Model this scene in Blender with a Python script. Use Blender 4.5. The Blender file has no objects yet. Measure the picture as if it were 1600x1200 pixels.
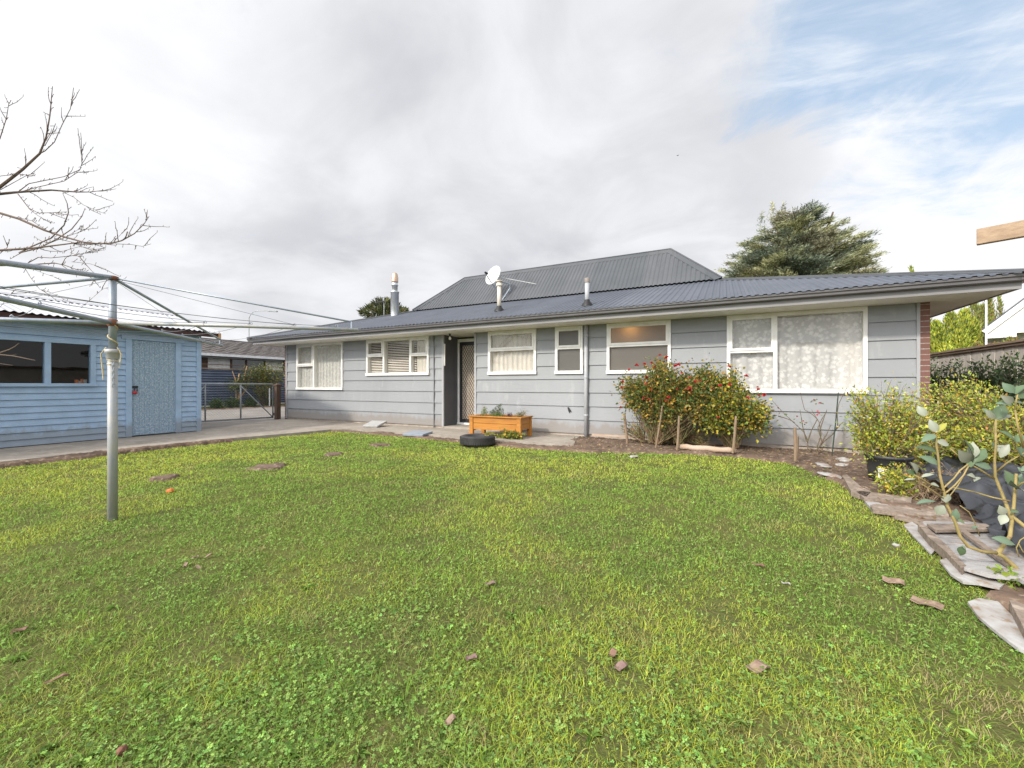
import bpy, bmesh, math, random
import numpy as np
from mathutils import Vector, Matrix

random.seed(7)
RNG = np.random.default_rng(11)
S = bpy.context.scene
COL = S.collection
R = math.radians

# ------------------------------------------------------------------ camera geometry (metres; X along the house, Y away, Z up)
FPX, CX, CY, H = 646.0, 800.0, 601.3, 1.17
YAW = R(27.06)
SN, CS = math.sin(YAW), math.cos(YAW)
def ray(u, v):
    a = (u - CX) / FPX
    return (-SN + a * CS, CS + a * SN, (CY - v) / FPX)
def at(u, v, d):
    r = ray(u, v); return Vector((r[0]*d, r[1]*d, H + r[2]*d))
def G(u, v, z=0.0):
    r = ray(u, v); d = (z - H) / r[2]; return Vector((r[0]*d, r[1]*d, z))
def onY(u, v, Y):
    r = ray(u, v); d = Y / r[1]; return Vector((r[0]*d, Y, H + r[2]*d))
def onX(u, v, X):
    r = ray(u, v); d = X / r[0]; return Vector((X, r[1]*d, H + r[2]*d))

# ------------------------------------------------------------------ objects, labels
ORG = {}
def tag(o, label=None, cat=None, group=None, kind=None):
    if label: o['label'] = label
    if cat: o['category'] = cat
    if group: o['group'] = group
    if kind: o['kind'] = kind
    return o
def thing(name, label, cat, loc, group=None):
    o = bpy.data.objects.new(name, None); COL.objects.link(o)
    o.empty_display_size = 0.1
    o.location = loc
    ORG[o.name] = Vector(loc)
    return tag(o, label, cat, group)
def link(name, me, parent=None, origin=None):
    """me holds world coordinates; shift them to the origin of the parent or to a base point"""
    if parent is not None:
        org = ORG[parent.name]
        o = bpy.data.objects.new(name, me); COL.objects.link(o); o.parent = parent
        me.transform(Matrix.Translation(-org)); ORG[o.name] = org
    else:
        if origin is None:
            n = len(me.vertices); co = np.empty(n*3, dtype=np.float32); me.vertices.foreach_get('co', co)
            co = co.reshape(-1, 3); mn, mx = co.min(0), co.max(0)
            origin = Vector((float((mn[0]+mx[0])/2), float((mn[1]+mx[1])/2), float(mn[2])))
        o = bpy.data.objects.new(name, me); COL.objects.link(o); o.location = origin
        me.transform(Matrix.Translation(-Vector(origin))); ORG[o.name] = Vector(origin)
    return o

class MB:
    def __init__(s): s.v = []; s.f = []
    def add(s, vs, fs):
        b = len(s.v); s.v += [tuple(p) for p in vs]; s.f += [tuple(i+b for i in f) for f in fs]; return s
    def box(s, x0, x1, y0, y1, z0, z1):
        return s.add([(x0,y0,z0),(x1,y0,z0),(x1,y1,z0),(x0,y1,z0),(x0,y0,z1),(x1,y0,z1),(x1,y1,z1),(x0,y1,z1)],
                     [(0,3,2,1),(4,5,6,7),(0,1,5,4),(1,2,6,5),(2,3,7,6),(3,0,4,7)])
    def obox(s, c, ax, ay, az):
        """box from centre and three half-axis vectors"""
        c, ax, ay, az = Vector(c), Vector(ax), Vector(ay), Vector(az)
        P = [c-ax-ay-az, c+ax-ay-az, c+ax+ay-az, c-ax+ay-az, c-ax-ay+az, c+ax-ay+az, c+ax+ay+az, c-ax+ay+az]
        return s.add(P, [(0,3,2,1),(4,5,6,7),(0,1,5,4),(1,2,6,5),(2,3,7,6),(3,0,4,7)])
    def bar(s, p, q, w, t, up=(0,0,1)):
        p, q = Vector(p), Vector(q); d = q-p; L = d.length; d.normalize()
        sd = d.cross(Vector(up))
        if sd.length < 1e-4: sd = d.cross(Vector((1,0,0)))
        sd.normalize(); u2 = sd.cross(d)
        return s.obox((p+q)/2, d*(L/2), sd*(w/2), u2*(t/2))
    def quad(s, a, b, c, d): return s.add([a,b,c,d], [(0,1,2,3)])
    def tube(s, pts, r, n=8, cap=True):
        pts = [Vector(p) for p in pts]
        if not hasattr(r, '__len__'): r = [r]*len(pts)
        b = len(s.v); ref = None
        for i, p in enumerate(pts):
            t = (pts[min(i+1, len(pts)-1)] - pts[max(i-1, 0)])
            if t.length < 1e-9: t = Vector((0,0,1))
            t.normalize()
            if ref is None:
                ref = Vector((0,0,1)) if abs(t.z) < .9 else Vector((1,0,0))
            sd = ref.cross(t)
            if sd.length < 1e-5: sd = Vector((1,0,0)).cross(t)
            sd.normalize(); up = t.cross(sd); ref = up
            for k in range(n):
                a = 2*math.pi*k/n
                s.v.append(tuple(p + (sd*math.cos(a) + up*math.sin(a))*r[i]))
        for i in range(len(pts)-1):
            for k in range(n):
                k2 = (k+1) % n
                s.f.append((b+i*n+k, b+i*n+k2, b+(i+1)*n+k2, b+(i+1)*n+k))
        if cap:
            s.f.append(tuple(b+k for k in reversed(range(n))))
            s.f.append(tuple(b+(len(pts)-1)*n+k for k in range(n)))
        return s
    def lathe(s, c, prof, n=20, axis=(0,0,1)):
        c = Vector(c); ax = Vector(axis).normalized()
        e1 = ax.cross(Vector((1,0,0)) if abs(ax.x) < .9 else Vector((0,1,0))).normalized(); e2 = ax.cross(e1)
        b = len(s.v)
        for (r, z) in prof:
            for k in range(n):
                a = 2*math.pi*k/n
                s.v.append(tuple(c + ax*z + (e1*math.cos(a)+e2*math.sin(a))*r))
        for i in range(len(prof)-1):
            for k in range(n):
                k2 = (k+1) % n
                s.f.append((b+i*n+k, b+i*n+k2, b+(i+1)*n+k2, b+(i+1)*n+k))
        return s
    def prism(s, poly, z0, z1):
        """poly: list of (x,y) counter-clockwise; z1 may be a list of heights"""
        n = len(poly); zt = z1 if hasattr(z1, '__len__') else [z1]*n
        zb = z0 if hasattr(z0, '__len__') else [z0]*n
        vs = [(p[0],p[1],zb[i]) for i, p in enumerate(poly)] + [(p[0],p[1],zt[i]) for i, p in enumerate(poly)]
        fs = [tuple(reversed(range(n))), tuple(range(n, 2*n))] + [(i,(i+1)%n,n+(i+1)%n,n+i) for i in range(n)]
        return s.add(vs, fs)
    def mesh(s, name, mat, smooth=False, bevel=0):
        me = bpy.data.meshes.new(name); me.from_pydata(s.v, [], s.f); me.update()
        bm = bmesh.new(); bm.from_mesh(me)
        big = [f for f in bm.faces if len(f.verts) > 4]
        if big: bmesh.ops.triangulate(bm, faces=big)
        if bevel:
            bmesh.ops.remove_doubles(bm, verts=bm.verts, dist=1e-5)
            ed = [e for e in bm.edges if len(e.link_faces) == 2 and e.calc_face_angle(0) > .6]
            bmesh.ops.bevel(bm, geom=ed, offset=bevel, segments=1, affect='EDGES')
        bmesh.ops.recalc_face_normals(bm, faces=bm.faces)
        bm.to_mesh(me); bm.free()
        if smooth:
            me.polygons.foreach_set('use_smooth', [True]*len(me.polygons))
        me.materials.append(mat)
        return me
    def build(s, name, mat, parent=None, smooth=False, bevel=0, origin=None):
        return link(name, s.mesh(name, mat, smooth, bevel), parent, origin)

def mesh_np(name, V, F, mat, col=None, parent=None, origin=None, smooth=False):
    V = np.asarray(V, dtype=np.float32).reshape(-1, 3); F = np.asarray(F, dtype=np.int32)
    k = F.shape[1]; me = bpy.data.meshes.new(name)
    me.vertices.add(len(V)); me.vertices.foreach_set('co', V.ravel())
    me.loops.add(F.size); me.loops.foreach_set('vertex_index', F.ravel())
    me.polygons.add(len(F)); me.polygons.foreach_set('loop_start', np.arange(0, F.size, k, dtype=np.int32))
    me.update(calc_edges=True)
    if col is not None:
        ca = me.color_attributes.new('col', 'FLOAT_COLOR', 'POINT')
        c4 = np.ones((len(V), 4), dtype=np.float32); c4[:, :3] = col
        ca.data.foreach_set('color', c4.ravel())
    if smooth: me.polygons.foreach_set('use_smooth', [True]*len(me.polygons))
    me.materials.append(mat)
    return link(name, me, parent, origin)

def inpoly(x, y, poly):
    x = np.asarray(x); y = np.asarray(y); c = np.zeros(x.shape, dtype=bool); n = len(poly)
    for i in range(n):
        x1, y1 = poly[i][0], poly[i][1]; x2, y2 = poly[(i+1)%n][0], poly[(i+1)%n][1]
        if y1 == y2: continue
        t = ((y1 > y) != (y2 > y)) & (x < (x2-x1)*(y-y1)/(y2-y1)+x1)
        c ^= t
    return c
_LAT = np.random.default_rng(5).random((256, 256)).astype(np.float32)
def vnoise(x, y):
    xi = np.floor(x).astype(int); yi = np.floor(y).astype(int); fx = x-xi; fy = y-yi
    fx = fx*fx*(3-2*fx); fy = fy*fy*(3-2*fy)
    a = _LAT[xi & 255, yi & 255]; b = _LAT[(xi+1) & 255, yi & 255]; c = _LAT[xi & 255, (yi+1) & 255]; d = _LAT[(xi+1) & 255, (yi+1) & 255]
    return (a*(1-fx)+b*fx)*(1-fy) + (c*(1-fx)+d*fx)*fy
def fbm(x, y, o=4):
    t = 0; a = .5; s = 0
    for i in range(o):
        t = t + a*vnoise(x+17.3*i, y-9.1*i); s += a; a *= .5; x = x*2.03; y = y*2.03
    return t/s

# ------------------------------------------------------------------ materials
def newmat(name):
    m = bpy.data.materials.new(name); m.use_nodes = True; nt = m.node_tree; nt.nodes.clear()
    out = nt.nodes.new('ShaderNodeOutputMaterial'); return m, nt, out
def N(nt, t, **kw):
    n = nt.nodes.new('ShaderNode'+t)
    for k, v in kw.items(): setattr(n, k, v)
    return n
def mixrgb(nt, fac, a, b, mode='MIX'):
    n = N(nt, 'Mix', data_type='RGBA', blend_type=mode)
    for sock, val in ((n.inputs[0], fac), (n.inputs[6], a), (n.inputs[7], b)):
        if isinstance(val, bpy.types.NodeSocket): nt.links.new(val, sock)
        elif hasattr(val, '__len__'): sock.default_value = (*val, 1)
        else: sock.default_value = val
    return n.outputs[2]
def ramp(nt, fac, p0, p1, c0=(0,0,0), c1=(1,1,1)):
    n = N(nt, 'ValToRGB'); e = n.color_ramp.elements
    e[0].position = p0; e[1].position = p1; e[0].color = (*c0, 1); e[1].color = (*c1, 1)
    nt.links.new(fac, n.inputs[0]); return n.outputs[0]
def noise(nt, scale, detail=4, rough=.55, stretch=None, coord='Object', dist=0):
    tc = N(nt, 'TexCoord'); src = tc.outputs[coord]
    if stretch:
        mp = N(nt, 'Mapping'); mp.inputs['Scale'].default_value = stretch
        nt.links.new(src, mp.inputs[0]); src = mp.outputs[0]
    n = N(nt, 'TexNoise'); n.inputs['Scale'].default_value = scale; n.inputs['Detail'].default_value = detail
    n.inputs['Roughness'].default_value = rough; n.inputs['Distortion'].default_value = dist
    nt.links.new(src, n.inputs['Vector']); return n.outputs[0]
def dk(c, k): return tuple(min(1, x*k) for x in c)
def mat(name, c, rough=.6, c2=None, nscale=6, stretch=None, p=(.35,.65), spec=.4, metal=0, bump=0, bscale=None, bstretch=None,
        c3=None, n3=40, p3=(.55,.7), st3=None, coat=0, sheet=0, splash=None):
    m, nt, out = newmat(name); b = N(nt, 'BsdfPrincipled')
    b.inputs['Roughness'].default_value = rough; b.inputs['Specular IOR Level'].default_value = spec; b.inputs['Metallic'].default_value = metal
    if coat: b.inputs['Coat Weight'].default_value = coat
    c2 = c2 or dk(c, .82)
    n = noise(nt, nscale, stretch=stretch)
    col = mixrgb(nt, ramp(nt, n, *p), c, c2)
    if c3:
        col = mixrgb(nt, ramp(nt, noise(nt, n3, stretch=st3), *p3), col, c3)
    if sheet or splash:
        tcs = N(nt, 'TexCoord'); sx_ = N(nt, 'SeparateXYZ'); nt.links.new(tcs.outputs['Object'], sx_.inputs[0])
    if sheet:
        dv = N(nt, 'Math', operation='DIVIDE'); nt.links.new(sx_.outputs[0], dv.inputs[0]); dv.inputs[1].default_value = sheet
        fl_ = N(nt, 'Math', operation='FLOOR'); nt.links.new(dv.outputs[0], fl_.inputs[0]); wn = N(nt, 'TexWhiteNoise', noise_dimensions='1D'); nt.links.new(fl_.outputs[0], wn.inputs['W'])
        col = mixrgb(nt, wn.outputs[0], col, (.80,.82,.84), 'MULTIPLY')
        col = mixrgb(nt, ramp(nt, noise(nt, 1.1, 6, .65, stretch=(2.5,.5,.5)), .56, .74), col, dk(c, .62))
    if splash:
        ad = N(nt, 'Math', operation='MULTIPLY_ADD'); nt.links.new(noise(nt, 5, 6, .7, stretch=(1,1,.5)), ad.inputs[0]); ad.inputs[1].default_value = -.55; nt.links.new(sx_.outputs[2], ad.inputs[2])
        col = mixrgb(nt, ramp(nt, ad.outputs[0], -.20, .12, (.55,)*3, (0,0,0)), col, splash)
    nt.links.new(col, b.inputs['Base Color'])
    if bump:
        bn = N(nt, 'Bump'); bn.inputs['Strength'].default_value = bump; bn.inputs['Distance'].default_value = .01
        nt.links.new(noise(nt, bscale or nscale*4, stretch=bstretch or stretch), bn.inputs['Height']); nt.links.new(bn.outputs[0], b.inputs['Normal'])
    nt.links.new(b.outputs[0], out.inputs[0]); return m
def leafmat(name, trans=.3, rough=.45, spec=.35):
    m, nt, out = newmat(name); at_ = N(nt, 'Attribute', attribute_name='col')
    b = N(nt, 'BsdfPrincipled'); b.inputs['Roughness'].default_value = rough; b.inputs['Specular IOR Level'].default_value = spec
    nt.links.new(at_.outputs['Color'], b.inputs['Base Color'])
    t = N(nt, 'BsdfTranslucent'); nt.links.new(at_.outputs['Color'], t.inputs[0])
    mx = N(nt, 'MixShader'); mx.inputs[0].default_value = trans
    nt.links.new(b.outputs[0], mx.inputs[1]); nt.links.new(t.outputs[0], mx.inputs[2]); nt.links.new(mx.outputs[0], out.inputs[0]); return m
def glassmat(name, tint=(.95,.97,.97), rough=.0, ior=1.5, wav=0):
    m, nt, out = newmat(name); t = N(nt, 'BsdfTransparent'); t.inputs[0].default_value = (*tint, 1)
    g = N(nt, 'BsdfGlossy'); g.inputs['Roughness'].default_value = rough
    lw = N(nt, 'LayerWeight'); lw.inputs[0].default_value = .5; pw = N(nt, 'Math', operation='POWER'); pw.inputs[1].default_value = 4.2; nt.links.new(lw.outputs['Facing'], pw.inputs[0])
    f = N(nt, 'Math', operation='MULTIPLY_ADD'); nt.links.new(pw.outputs[0], f.inputs[0]); f.inputs[1].default_value = .75; f.inputs[2].default_value = .035
    if wav:
        bn = N(nt, 'Bump'); bn.inputs['Strength'].default_value = wav; bn.inputs['Distance'].default_value = .01
        nt.links.new(noise(nt, 2.5, detail=1), bn.inputs['Height']); nt.links.new(bn.outputs[0], g.inputs['Normal'])
    mx = N(nt, 'MixShader'); nt.links.new(f.outputs[0], mx.inputs[0]); nt.links.new(t.outputs[0], mx.inputs[1]); nt.links.new(g.outputs[0], mx.inputs[2])
    nt.links.new(mx.outputs[0], out.inputs[0]); return m
def frostmat(name, c):
    m, nt, out = newmat(name); d = N(nt, 'BsdfTranslucent'); d.inputs[0].default_value = (*c, 1)
    g = N(nt, 'BsdfPrincipled'); g.inputs['Base Color'].default_value = (*dk(c, .42), 1); g.inputs['Roughness'].default_value = .22; g.inputs['Specular IOR Level'].default_value = .6
    bn = N(nt, 'Bump'); bn.inputs['Strength'].default_value = .5; bn.inputs['Distance'].default_value = .006
    w = N(nt, 'TexVoronoi'); w.inputs['Scale'].default_value = 55
    tc = N(nt, 'TexCoord'); nt.links.new(tc.outputs['Object'], w.inputs['Vector'])
    nt.links.new(w.outputs[0], bn.inputs['Height']); nt.links.new(bn.outputs[0], g.inputs['Normal'])
    mx = N(nt, 'MixShader'); mx.inputs[0].default_value = .55
    nt.links.new(d.outputs[0], mx.inputs[1]); nt.links.new(g.outputs[0], mx.inputs[2]); nt.links.new(mx.outputs[0], out.inputs[0]); return m
def lacemat(name, c, dens=.5, scale=16):
    m, nt, out = newmat(name)
    d = N(nt, 'BsdfDiffuse'); d.inputs[0].default_value = (*c, 1)
    tl = N(nt, 'BsdfTranslucent'); tl.inputs[0].default_value = (*c, 1)
    m1 = N(nt, 'MixShader'); m1.inputs[0].default_value = .35
    nt.links.new(d.outputs[0], m1.inputs[1]); nt.links.new(tl.outputs[0], m1.inputs[2])
    tr = N(nt, 'BsdfTransparent'); m2 = N(nt, 'MixShader')
    vo = N(nt, 'TexVoronoi'); vo.inputs['Scale'].default_value = scale*.55; tcv = N(nt, 'TexCoord'); dn = N(nt, 'TexNoise'); dn.inputs['Scale'].default_value = 22; nt.links.new(tcv.outputs['Object'], dn.inputs['Vector']); va = N(nt, 'VectorMath', operation='MULTIPLY_ADD'); nt.links.new(dn.outputs['Color'], va.inputs[0]); va.inputs[1].default_value = (.07,.07,.07); nt.links.new(tcv.outputs['Object'], va.inputs[2]); nt.links.new(va.outputs[0], vo.inputs['Vector'])
    n1 = noise(nt, scale*1.6, detail=2, rough=.6, dist=.8)
    sb = N(nt, 'Math', operation='MULTIPLY_ADD'); nt.links.new(n1, sb.inputs[0]); sb.inputs[1].default_value = -.55; nt.links.new(vo.outputs['Distance'], sb.inputs[2])
    fac = ramp(nt, sb.outputs[0], -.02, .30, (.98,)*3, (dens,)*3)
    nt.links.new(fac, m2.inputs[0]); nt.links.new(tr.outputs[0], m2.inputs[1]); nt.links.new(m1.outputs[0], m2.inputs[2])
    nt.links.new(m2.outputs[0], out.inputs[0]); return m
def emit(name, c, k):
    m, nt, out = newmat(name); e = N(nt, 'Emission'); e.inputs[0].default_value = (*c, 1); e.inputs[1].default_value = k
    nt.links.new(e.outputs[0], out.inputs[0]); return m

M = dict(
 wall=mat('painted_cladding', (.282,.292,.306), .55, (.248,.258,.272), 1.6, stretch=(1,1,.35), p=(.3,.7), bump=.10, bscale=7, bstretch=(1,1,5), c3=(.318,.326,.336), n3=5, p3=(.60,.75), st3=(1.6,1,.5), splash=(.20,.165,.13)),
 wall_dark=mat('dark_recess_grey', (.115,.118,.125), .5, (.10,.10,.11), 3),
 corner=mat('corner_board_paint', (.35,.355,.365), .5, (.31,.315,.325), 4),
 white=mat('white_joinery_paint', (.80,.79,.76), .4, (.70,.69,.66), 5, c3=(.55,.53,.49), n3=18, p3=(.64,.75)),
 soffit=mat('soffit_paint', (.80,.78,.72), .6, (.74,.72,.66), 1.5),
 fascia=mat('fascia_paint', (.25,.245,.245), .5, (.205,.20,.20), 1.6, stretch=(1,1,6)),
 gutter=mat('gutter_steel', (.135,.13,.135), .32, (.11,.105,.11), 3, spec=.7),
 roof_low=mat('roof_iron', (.105,.115,.14), .5, (.09,.10,.122), 1.2, spec=.3, c3=(.125,.133,.155), n3=3, p3=(.55,.75), sheet=.76),
 roof_up=mat('upper_roof_iron', (.095,.10,.108), .5, (.08,.085,.092), 1.3, spec=.3, sheet=.76),
 plinth=mat('concrete_plinth', (.46,.40,.34), .85, (.33,.28,.23), 7, bump=.3),
 concrete=mat('path_concrete', (.335,.295,.25), .85, (.235,.205,.17), 1.6, bump=.25, bscale=60, c3=(.39,.35,.30), n3=9, p3=(.5,.75)),
 drive=mat('drive_concrete', (.24,.22,.20), .85, (.17,.155,.14), 1.4, bump=.25, bscale=60),
 brick=None, 
 shed=mat('shed_boards_paint', (.335,.475,.66), .7, (.27,.39,.555), 5, p=(.3,.7), splash=(.20,.20,.19), c3=(.40,.47,.55), n3=75, p3=(.56,.66), bump=.2, bscale=60),
 shed_door=mat('shed_door_paint', (.26,.36,.47), .75, (.19,.275,.37), 26, p=(.42,.6), c3=(.44,.51,.57), n3=62, p3=(.54,.62), st3=(1,1,.6), bump=.25, bscale=60),
 shed_roof=mat('galvanised_iron', (.46,.47,.50), .5, (.36,.37,.40), 2, spec=.5, metal=.15, stretch=(.3,2,1)),
 maroon=mat('maroon_timber', (.085,.04,.037), .7, (.06,.03,.03), 5),
 rawwood=mat('raw_timber', (.50,.31,.16), .7, (.36,.21,.10), 4, stretch=(6,6,1)),
 galv=mat('galvanised_pipe', (.27,.32,.39), .42, (.34,.37,.41), 22, spec=.5, metal=.35, c3=(.30,.27,.25), n3=9, p3=(.66,.8)),
 galvlight=mat('pale_galvanised_pipe', (.33,.35,.375), .5, (.40,.39,.37), 14, metal=.15, c3=(.33,.24,.17), n3=20, p3=(.66,.78)),
 wire=mat('line_wire', (.16,.17,.19), .5, spec=.4),
 rope=mat('twine', (.66,.55,.33), .9, (.5,.4,.22), 40),
 rust=mat('rust', (.24,.10,.05), .8, (.15,.06,.035), 30),
 stain=mat('oiled_planter_timber', (.46,.20,.035), .5, (.36,.145,.025), 3, stretch=(1,9,9), c3=(.30,.12,.03), n3=3.2, p3=(.66,.74), st3=(1,4,9), spec=.4, bump=.15),
 rubber=mat('tyre_rubber', (.028,.028,.03), .75, (.045,.043,.042), 8, bump=.3, bscale=50),
 soil=mat('bare_soil', (.165,.112,.078), .95, (.085,.056,.040), 5, bump=1, bscale=34, c3=(.28,.21,.155), n3=17, p3=(.55,.68)),
 paver=mat('grey_paver', (.40,.40,.39), .85, (.33,.33,.325), 9, bump=.3, bscale=60),
 paverblue=mat('blue_grey_paver', (.27,.30,.34), .8, (.22,.25,.29), 9, bump=.3, bscale=60),
 stake=mat('weathered_stake', (.27,.195,.13), .8, (.19,.13,.085), 8, stretch=(6,6,1)),
 log=mat('bleached_log', (.45,.355,.28), .85, (.40,.29,.21), 7, bump=.5, bscale=25),
 bark=mat('brown_bark', (.16,.105,.075), .85, (.10,.065,.05), 12, bump=.5, bscale=40),
 twig=mat('grey_twig', (.15,.105,.08), .8, (.09,.065,.05), 12),
 greenstem=mat('rose_stem', (.17,.17,.07), .7, (.22,.13,.08), 9),
 feijoastem=mat('yellow_brown_stem', (.33,.25,.10), .7, (.22,.18,.06), 9, c3=(.19,.13,.08), n3=25, p3=(.6,.7)),
 plasticblack=mat('black_sheet_plastic', (.02,.021,.026), .28, (.028,.03,.036), 3, spec=.6),
 pot=mat('black_pot_plastic', (.03,.031,.033), .45, (.045,.045,.046), 5, spec=.4),
 paper=mat('tag_paper', (.75,.75,.76), .7, (.68,.68,.7), 20),
 oldboard=mat('weathered_board', (.27,.215,.175), .85, (.17,.13,.10), 9, stretch=(3,3,3), bump=.5, bscale=20, c3=(.38,.31,.255), n3=13, p3=(.55,.7)),
 ply=mat('bleached_ply', (.37,.365,.365), .8, (.27,.25,.235), 9, stretch=(1,2.2,1), bump=.6, bscale=22, c3=(.25,.17,.12), n3=11, p3=(.56,.68), st3=(.8,3,1)),
 card=mat('white_cardboard', (.40,.395,.385), .85, (.28,.25,.225), 10, bump=.6, bscale=26, c3=(.27,.2,.14), n3=19, p3=(.56,.66)),
 beam=mat('pergola_timber', (.37,.265,.18), .75, (.27,.185,.12), 2, stretch=(2,14,14), bump=.2, c3=(.20,.12,.07), n3=2.3, p3=(.66,.74)),
 fencewood=mat('paling_timber', (.64,.59,.53), .85, (.52,.47,.41), 6, stretch=(2,7,.5), bump=.3, c3=(.44,.40,.34), n3=12, p3=(.58,.72), st3=(1,5,.4)),
 fencecap=mat('fence_cap_timber', (.30,.22,.16), .85, (.22,.16,.11), 6, stretch=(2,.5,2)),
 ironfence=mat('blue_fence_iron', (.115,.145,.21), .5, (.09,.115,.17), 2, spec=.45),
 gatepipe=mat('gate_pipe', (.36,.38,.40), .5, (.29,.31,.33), 8, metal=.2),
 post=mat('brown_post', (.115,.072,.052), .8, (.075,.047,.035), 8, stretch=(5,5,1)),
 nwall=mat('neighbour_white_wall', (.86,.84,.78), .7, (.62,.60,.54), 3),
 ntrim=mat('neighbour_white_trim', (.80,.80,.82), .5),
 darkglass=mat('dark_window_glass', (.03,.035,.045), .06, (.05,.055,.065), 2, spec=.8),
 ntile=mat('concrete_roof_tile', (.135,.115,.105), .8, (.085,.075,.075), 3.2, p=(.35,.6), c3=(.20,.18,.165), n3=5, p3=(.55,.7), bump=.5),
 glass=glassmat('window_glass', (.98,.985,.985), ior=1.32, wav=.04),
 shedglass=glassmat('shed_glass', (.7,.72,.72), wav=.05),
 frost=frostmat('obscure_glass', (.46,.44,.40)),
 lace=lacemat('lace_curtain_fabric', (.86,.84,.81), .70, 24),
 lace2=lacemat('pleated_lace_fabric', (.86,.84,.78), .82, 26),
 cream=lacemat('cream_net_fabric', (.85,.79,.69), .88, 12),
 blind=mat('venetian_slat', (.80,.74,.65), .5, (.70,.64,.56), 3),
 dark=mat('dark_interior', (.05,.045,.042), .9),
 steel=mat('stainless_flue', (.62,.64,.66), .28, (.52,.54,.56), 6, metal=.8),
 copper=mat('heat_tinted_steel', (.50,.30,.20), .35, (.60,.45,.35), 9, metal=.7),
 pvc=mat('cream_pipe', (.62,.57,.49), .5, (.50,.45,.38), 8),
 pvcgrey=mat('grey_pipe_paint', (.42,.43,.45), .45, (.36,.37,.39), 5),
 dish=mat('dish_paint', (.50,.51,.50), .5, (.55,.56,.54), 7),
 black=mat('black_fitting', (.015,.015,.016), .5),
 bulb=mat('white_bulb', (.85,.85,.82), .2),
 mesh=mat('security_mesh', (.62,.52,.42), .5, (.54,.45,.36), 6),
 doorframe=mat('dark_door_frame', (.03,.03,.034), .4),
 red=mat('red_padlock_cover', (.50,.03,.04), .4),
 leaf=leafmat('leaf'), petal=leafmat('rose_petal', .25, .5), needle=leafmat('needle_foliage', .12, .6, .25), grass=leafmat('grass_blades', .28, .6, .08),
 bigleaf=leafmat('thick_leaf', .12, .45, .4),
 deadleaf=mat('dead_leaf', (.22,.13,.09), .8, (.15,.08,.06), 60), pinkleaf=mat('faded_pink_leaf', (.235,.155,.135), .8, (.15,.09,.08), 60),
 chip=mat('bark_chip', (.29,.21,.155), .85, (.18,.12,.085), 45), cone=mat('cone_scale', (.20,.09,.055), .8, (.12,.055,.035), 40), orange=mat('orange_skin', (.62,.16,.03), .5),
)
# brick pier
def brickmat():
    m, nt, out = newmat('red_brick'); b = N(nt, 'BsdfPrincipled'); b.inputs['Roughness'].default_value = .85
    tc = N(nt, 'TexCoord'); sx = N(nt, 'SeparateXYZ'); nt.links.new(tc.outputs['Object'], sx.inputs[0])
    ad = N(nt, 'Math', operation='ADD'); nt.links.new(sx.outputs[0], ad.inputs[0]); nt.links.new(sx.outputs[1], ad.inputs[1])
    cb = N(nt, 'CombineXYZ'); nt.links.new(ad.outputs[0], cb.inputs[0]); nt.links.new(sx.outputs[2], cb.inputs[1])
    br = N(nt, 'TexBrick'); nt.links.new(cb.outputs[0], br.inputs['Vector'])
    br.inputs['Scale'].default_value = 1; br.inputs['Brick Width'].default_value = 1.9; br.inputs['Row Height'].default_value = .0865; br.inputs['Mortar Size'].default_value = .006
    br.inputs['Color1'].default_value = (.185,.098,.078,1); br.inputs['Color2'].default_value = (.14,.076,.06,1); br.inputs['Mortar'].default_value = (.45,.40,.36,1)
    nt.links.new(mixrgb(nt, ramp(nt, noise(nt, 30), .3, .8), br.outputs[0], (.17,.075,.06)), b.inputs['Base Color'])
    bn = N(nt, 'Bump', invert=True); bn.inputs['Strength'].default_value = .6; bn.inputs['Distance'].default_value = .01
    nt.links.new(br.outputs[1], bn.inputs['Height']); nt.links.new(bn.outputs[0], b.inputs['Normal'])
    nt.links.new(b.outputs[0], out.inputs[0]); return m
M['brick'] = brickmat()
M['cream_lining'] = mat('bathroom_lining', (.52,.46,.38), .8)
M['canestem'] = mat('rose_cane', (.15,.11,.075), .75, (.10,.085,.045), 9)
M['vent_top'] = mat('weathered_vent_top', (.22,.19,.17), .6)
M['greenmetal'] = mat('green_metal', (.03,.055,.04), .5)
# ================================================================== GROUND
MBg = MB()
def ground_sheet():
    m, nt, out = newmat('ground_turf'); b = N(nt, 'BsdfPrincipled'); b.inputs['Roughness'].default_value = .95; b.inputs['Specular IOR Level'].default_value = .1
    c = mixrgb(nt, ramp(nt, noise(nt, .9, 5), .35, .65), (.085,.10,.03), (.12,.13,.035))
    c = mixrgb(nt, ramp(nt, noise(nt, 26, 3), .5, .68), c, (.10,.085,.04))
    nt.links.new(c, b.inputs['Base Color'])
    bn = N(nt, 'Bump'); bn.inputs['Strength'].default_value = .8; bn.inputs['Distance'].default_value = .02
    nt.links.new(noise(nt, 55, 3), bn.inputs['Height']); nt.links.new(bn.outputs[0], b.inputs['Normal'])
    nt.links.new(b.outputs[0], out.inputs[0])
    g = MB(); g.quad((-400,-300,0), (400,-300,0), (400,700,0), (-400,700,0))
    tag(g.build('ground', m, origin=(0,0,0)), kind='structure')
ground_sheet()
YW = 8.67
XL, XR = -12.69, 2.74
RX0, RX1, RY = -6.386, -5.46, 9.33      # porch recess
g = MB()
g.prism([(-16,-5),(-9.27,-5),(-9.22,0),(-9.3,2.6),(-9.24,4.6),(-9.0,5.5),(-8.8,6.4),(-8.72,7.15),(-8.35,7.47),(-6.5,7.42),(-4.5,7.26),(-2.45,7.28),(-2.72,8.3),(-2.78,YW+.1),(RX1,YW+.1),(RX1,RY+.1),(RX0,RY+.1),(RX0,YW+.1),(-12.9,YW+.1),(-11.3,5.2),(-16,5.2)], -.1, .06)
tag(g.build('concrete_path', M['concrete']), kind='structure')
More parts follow.
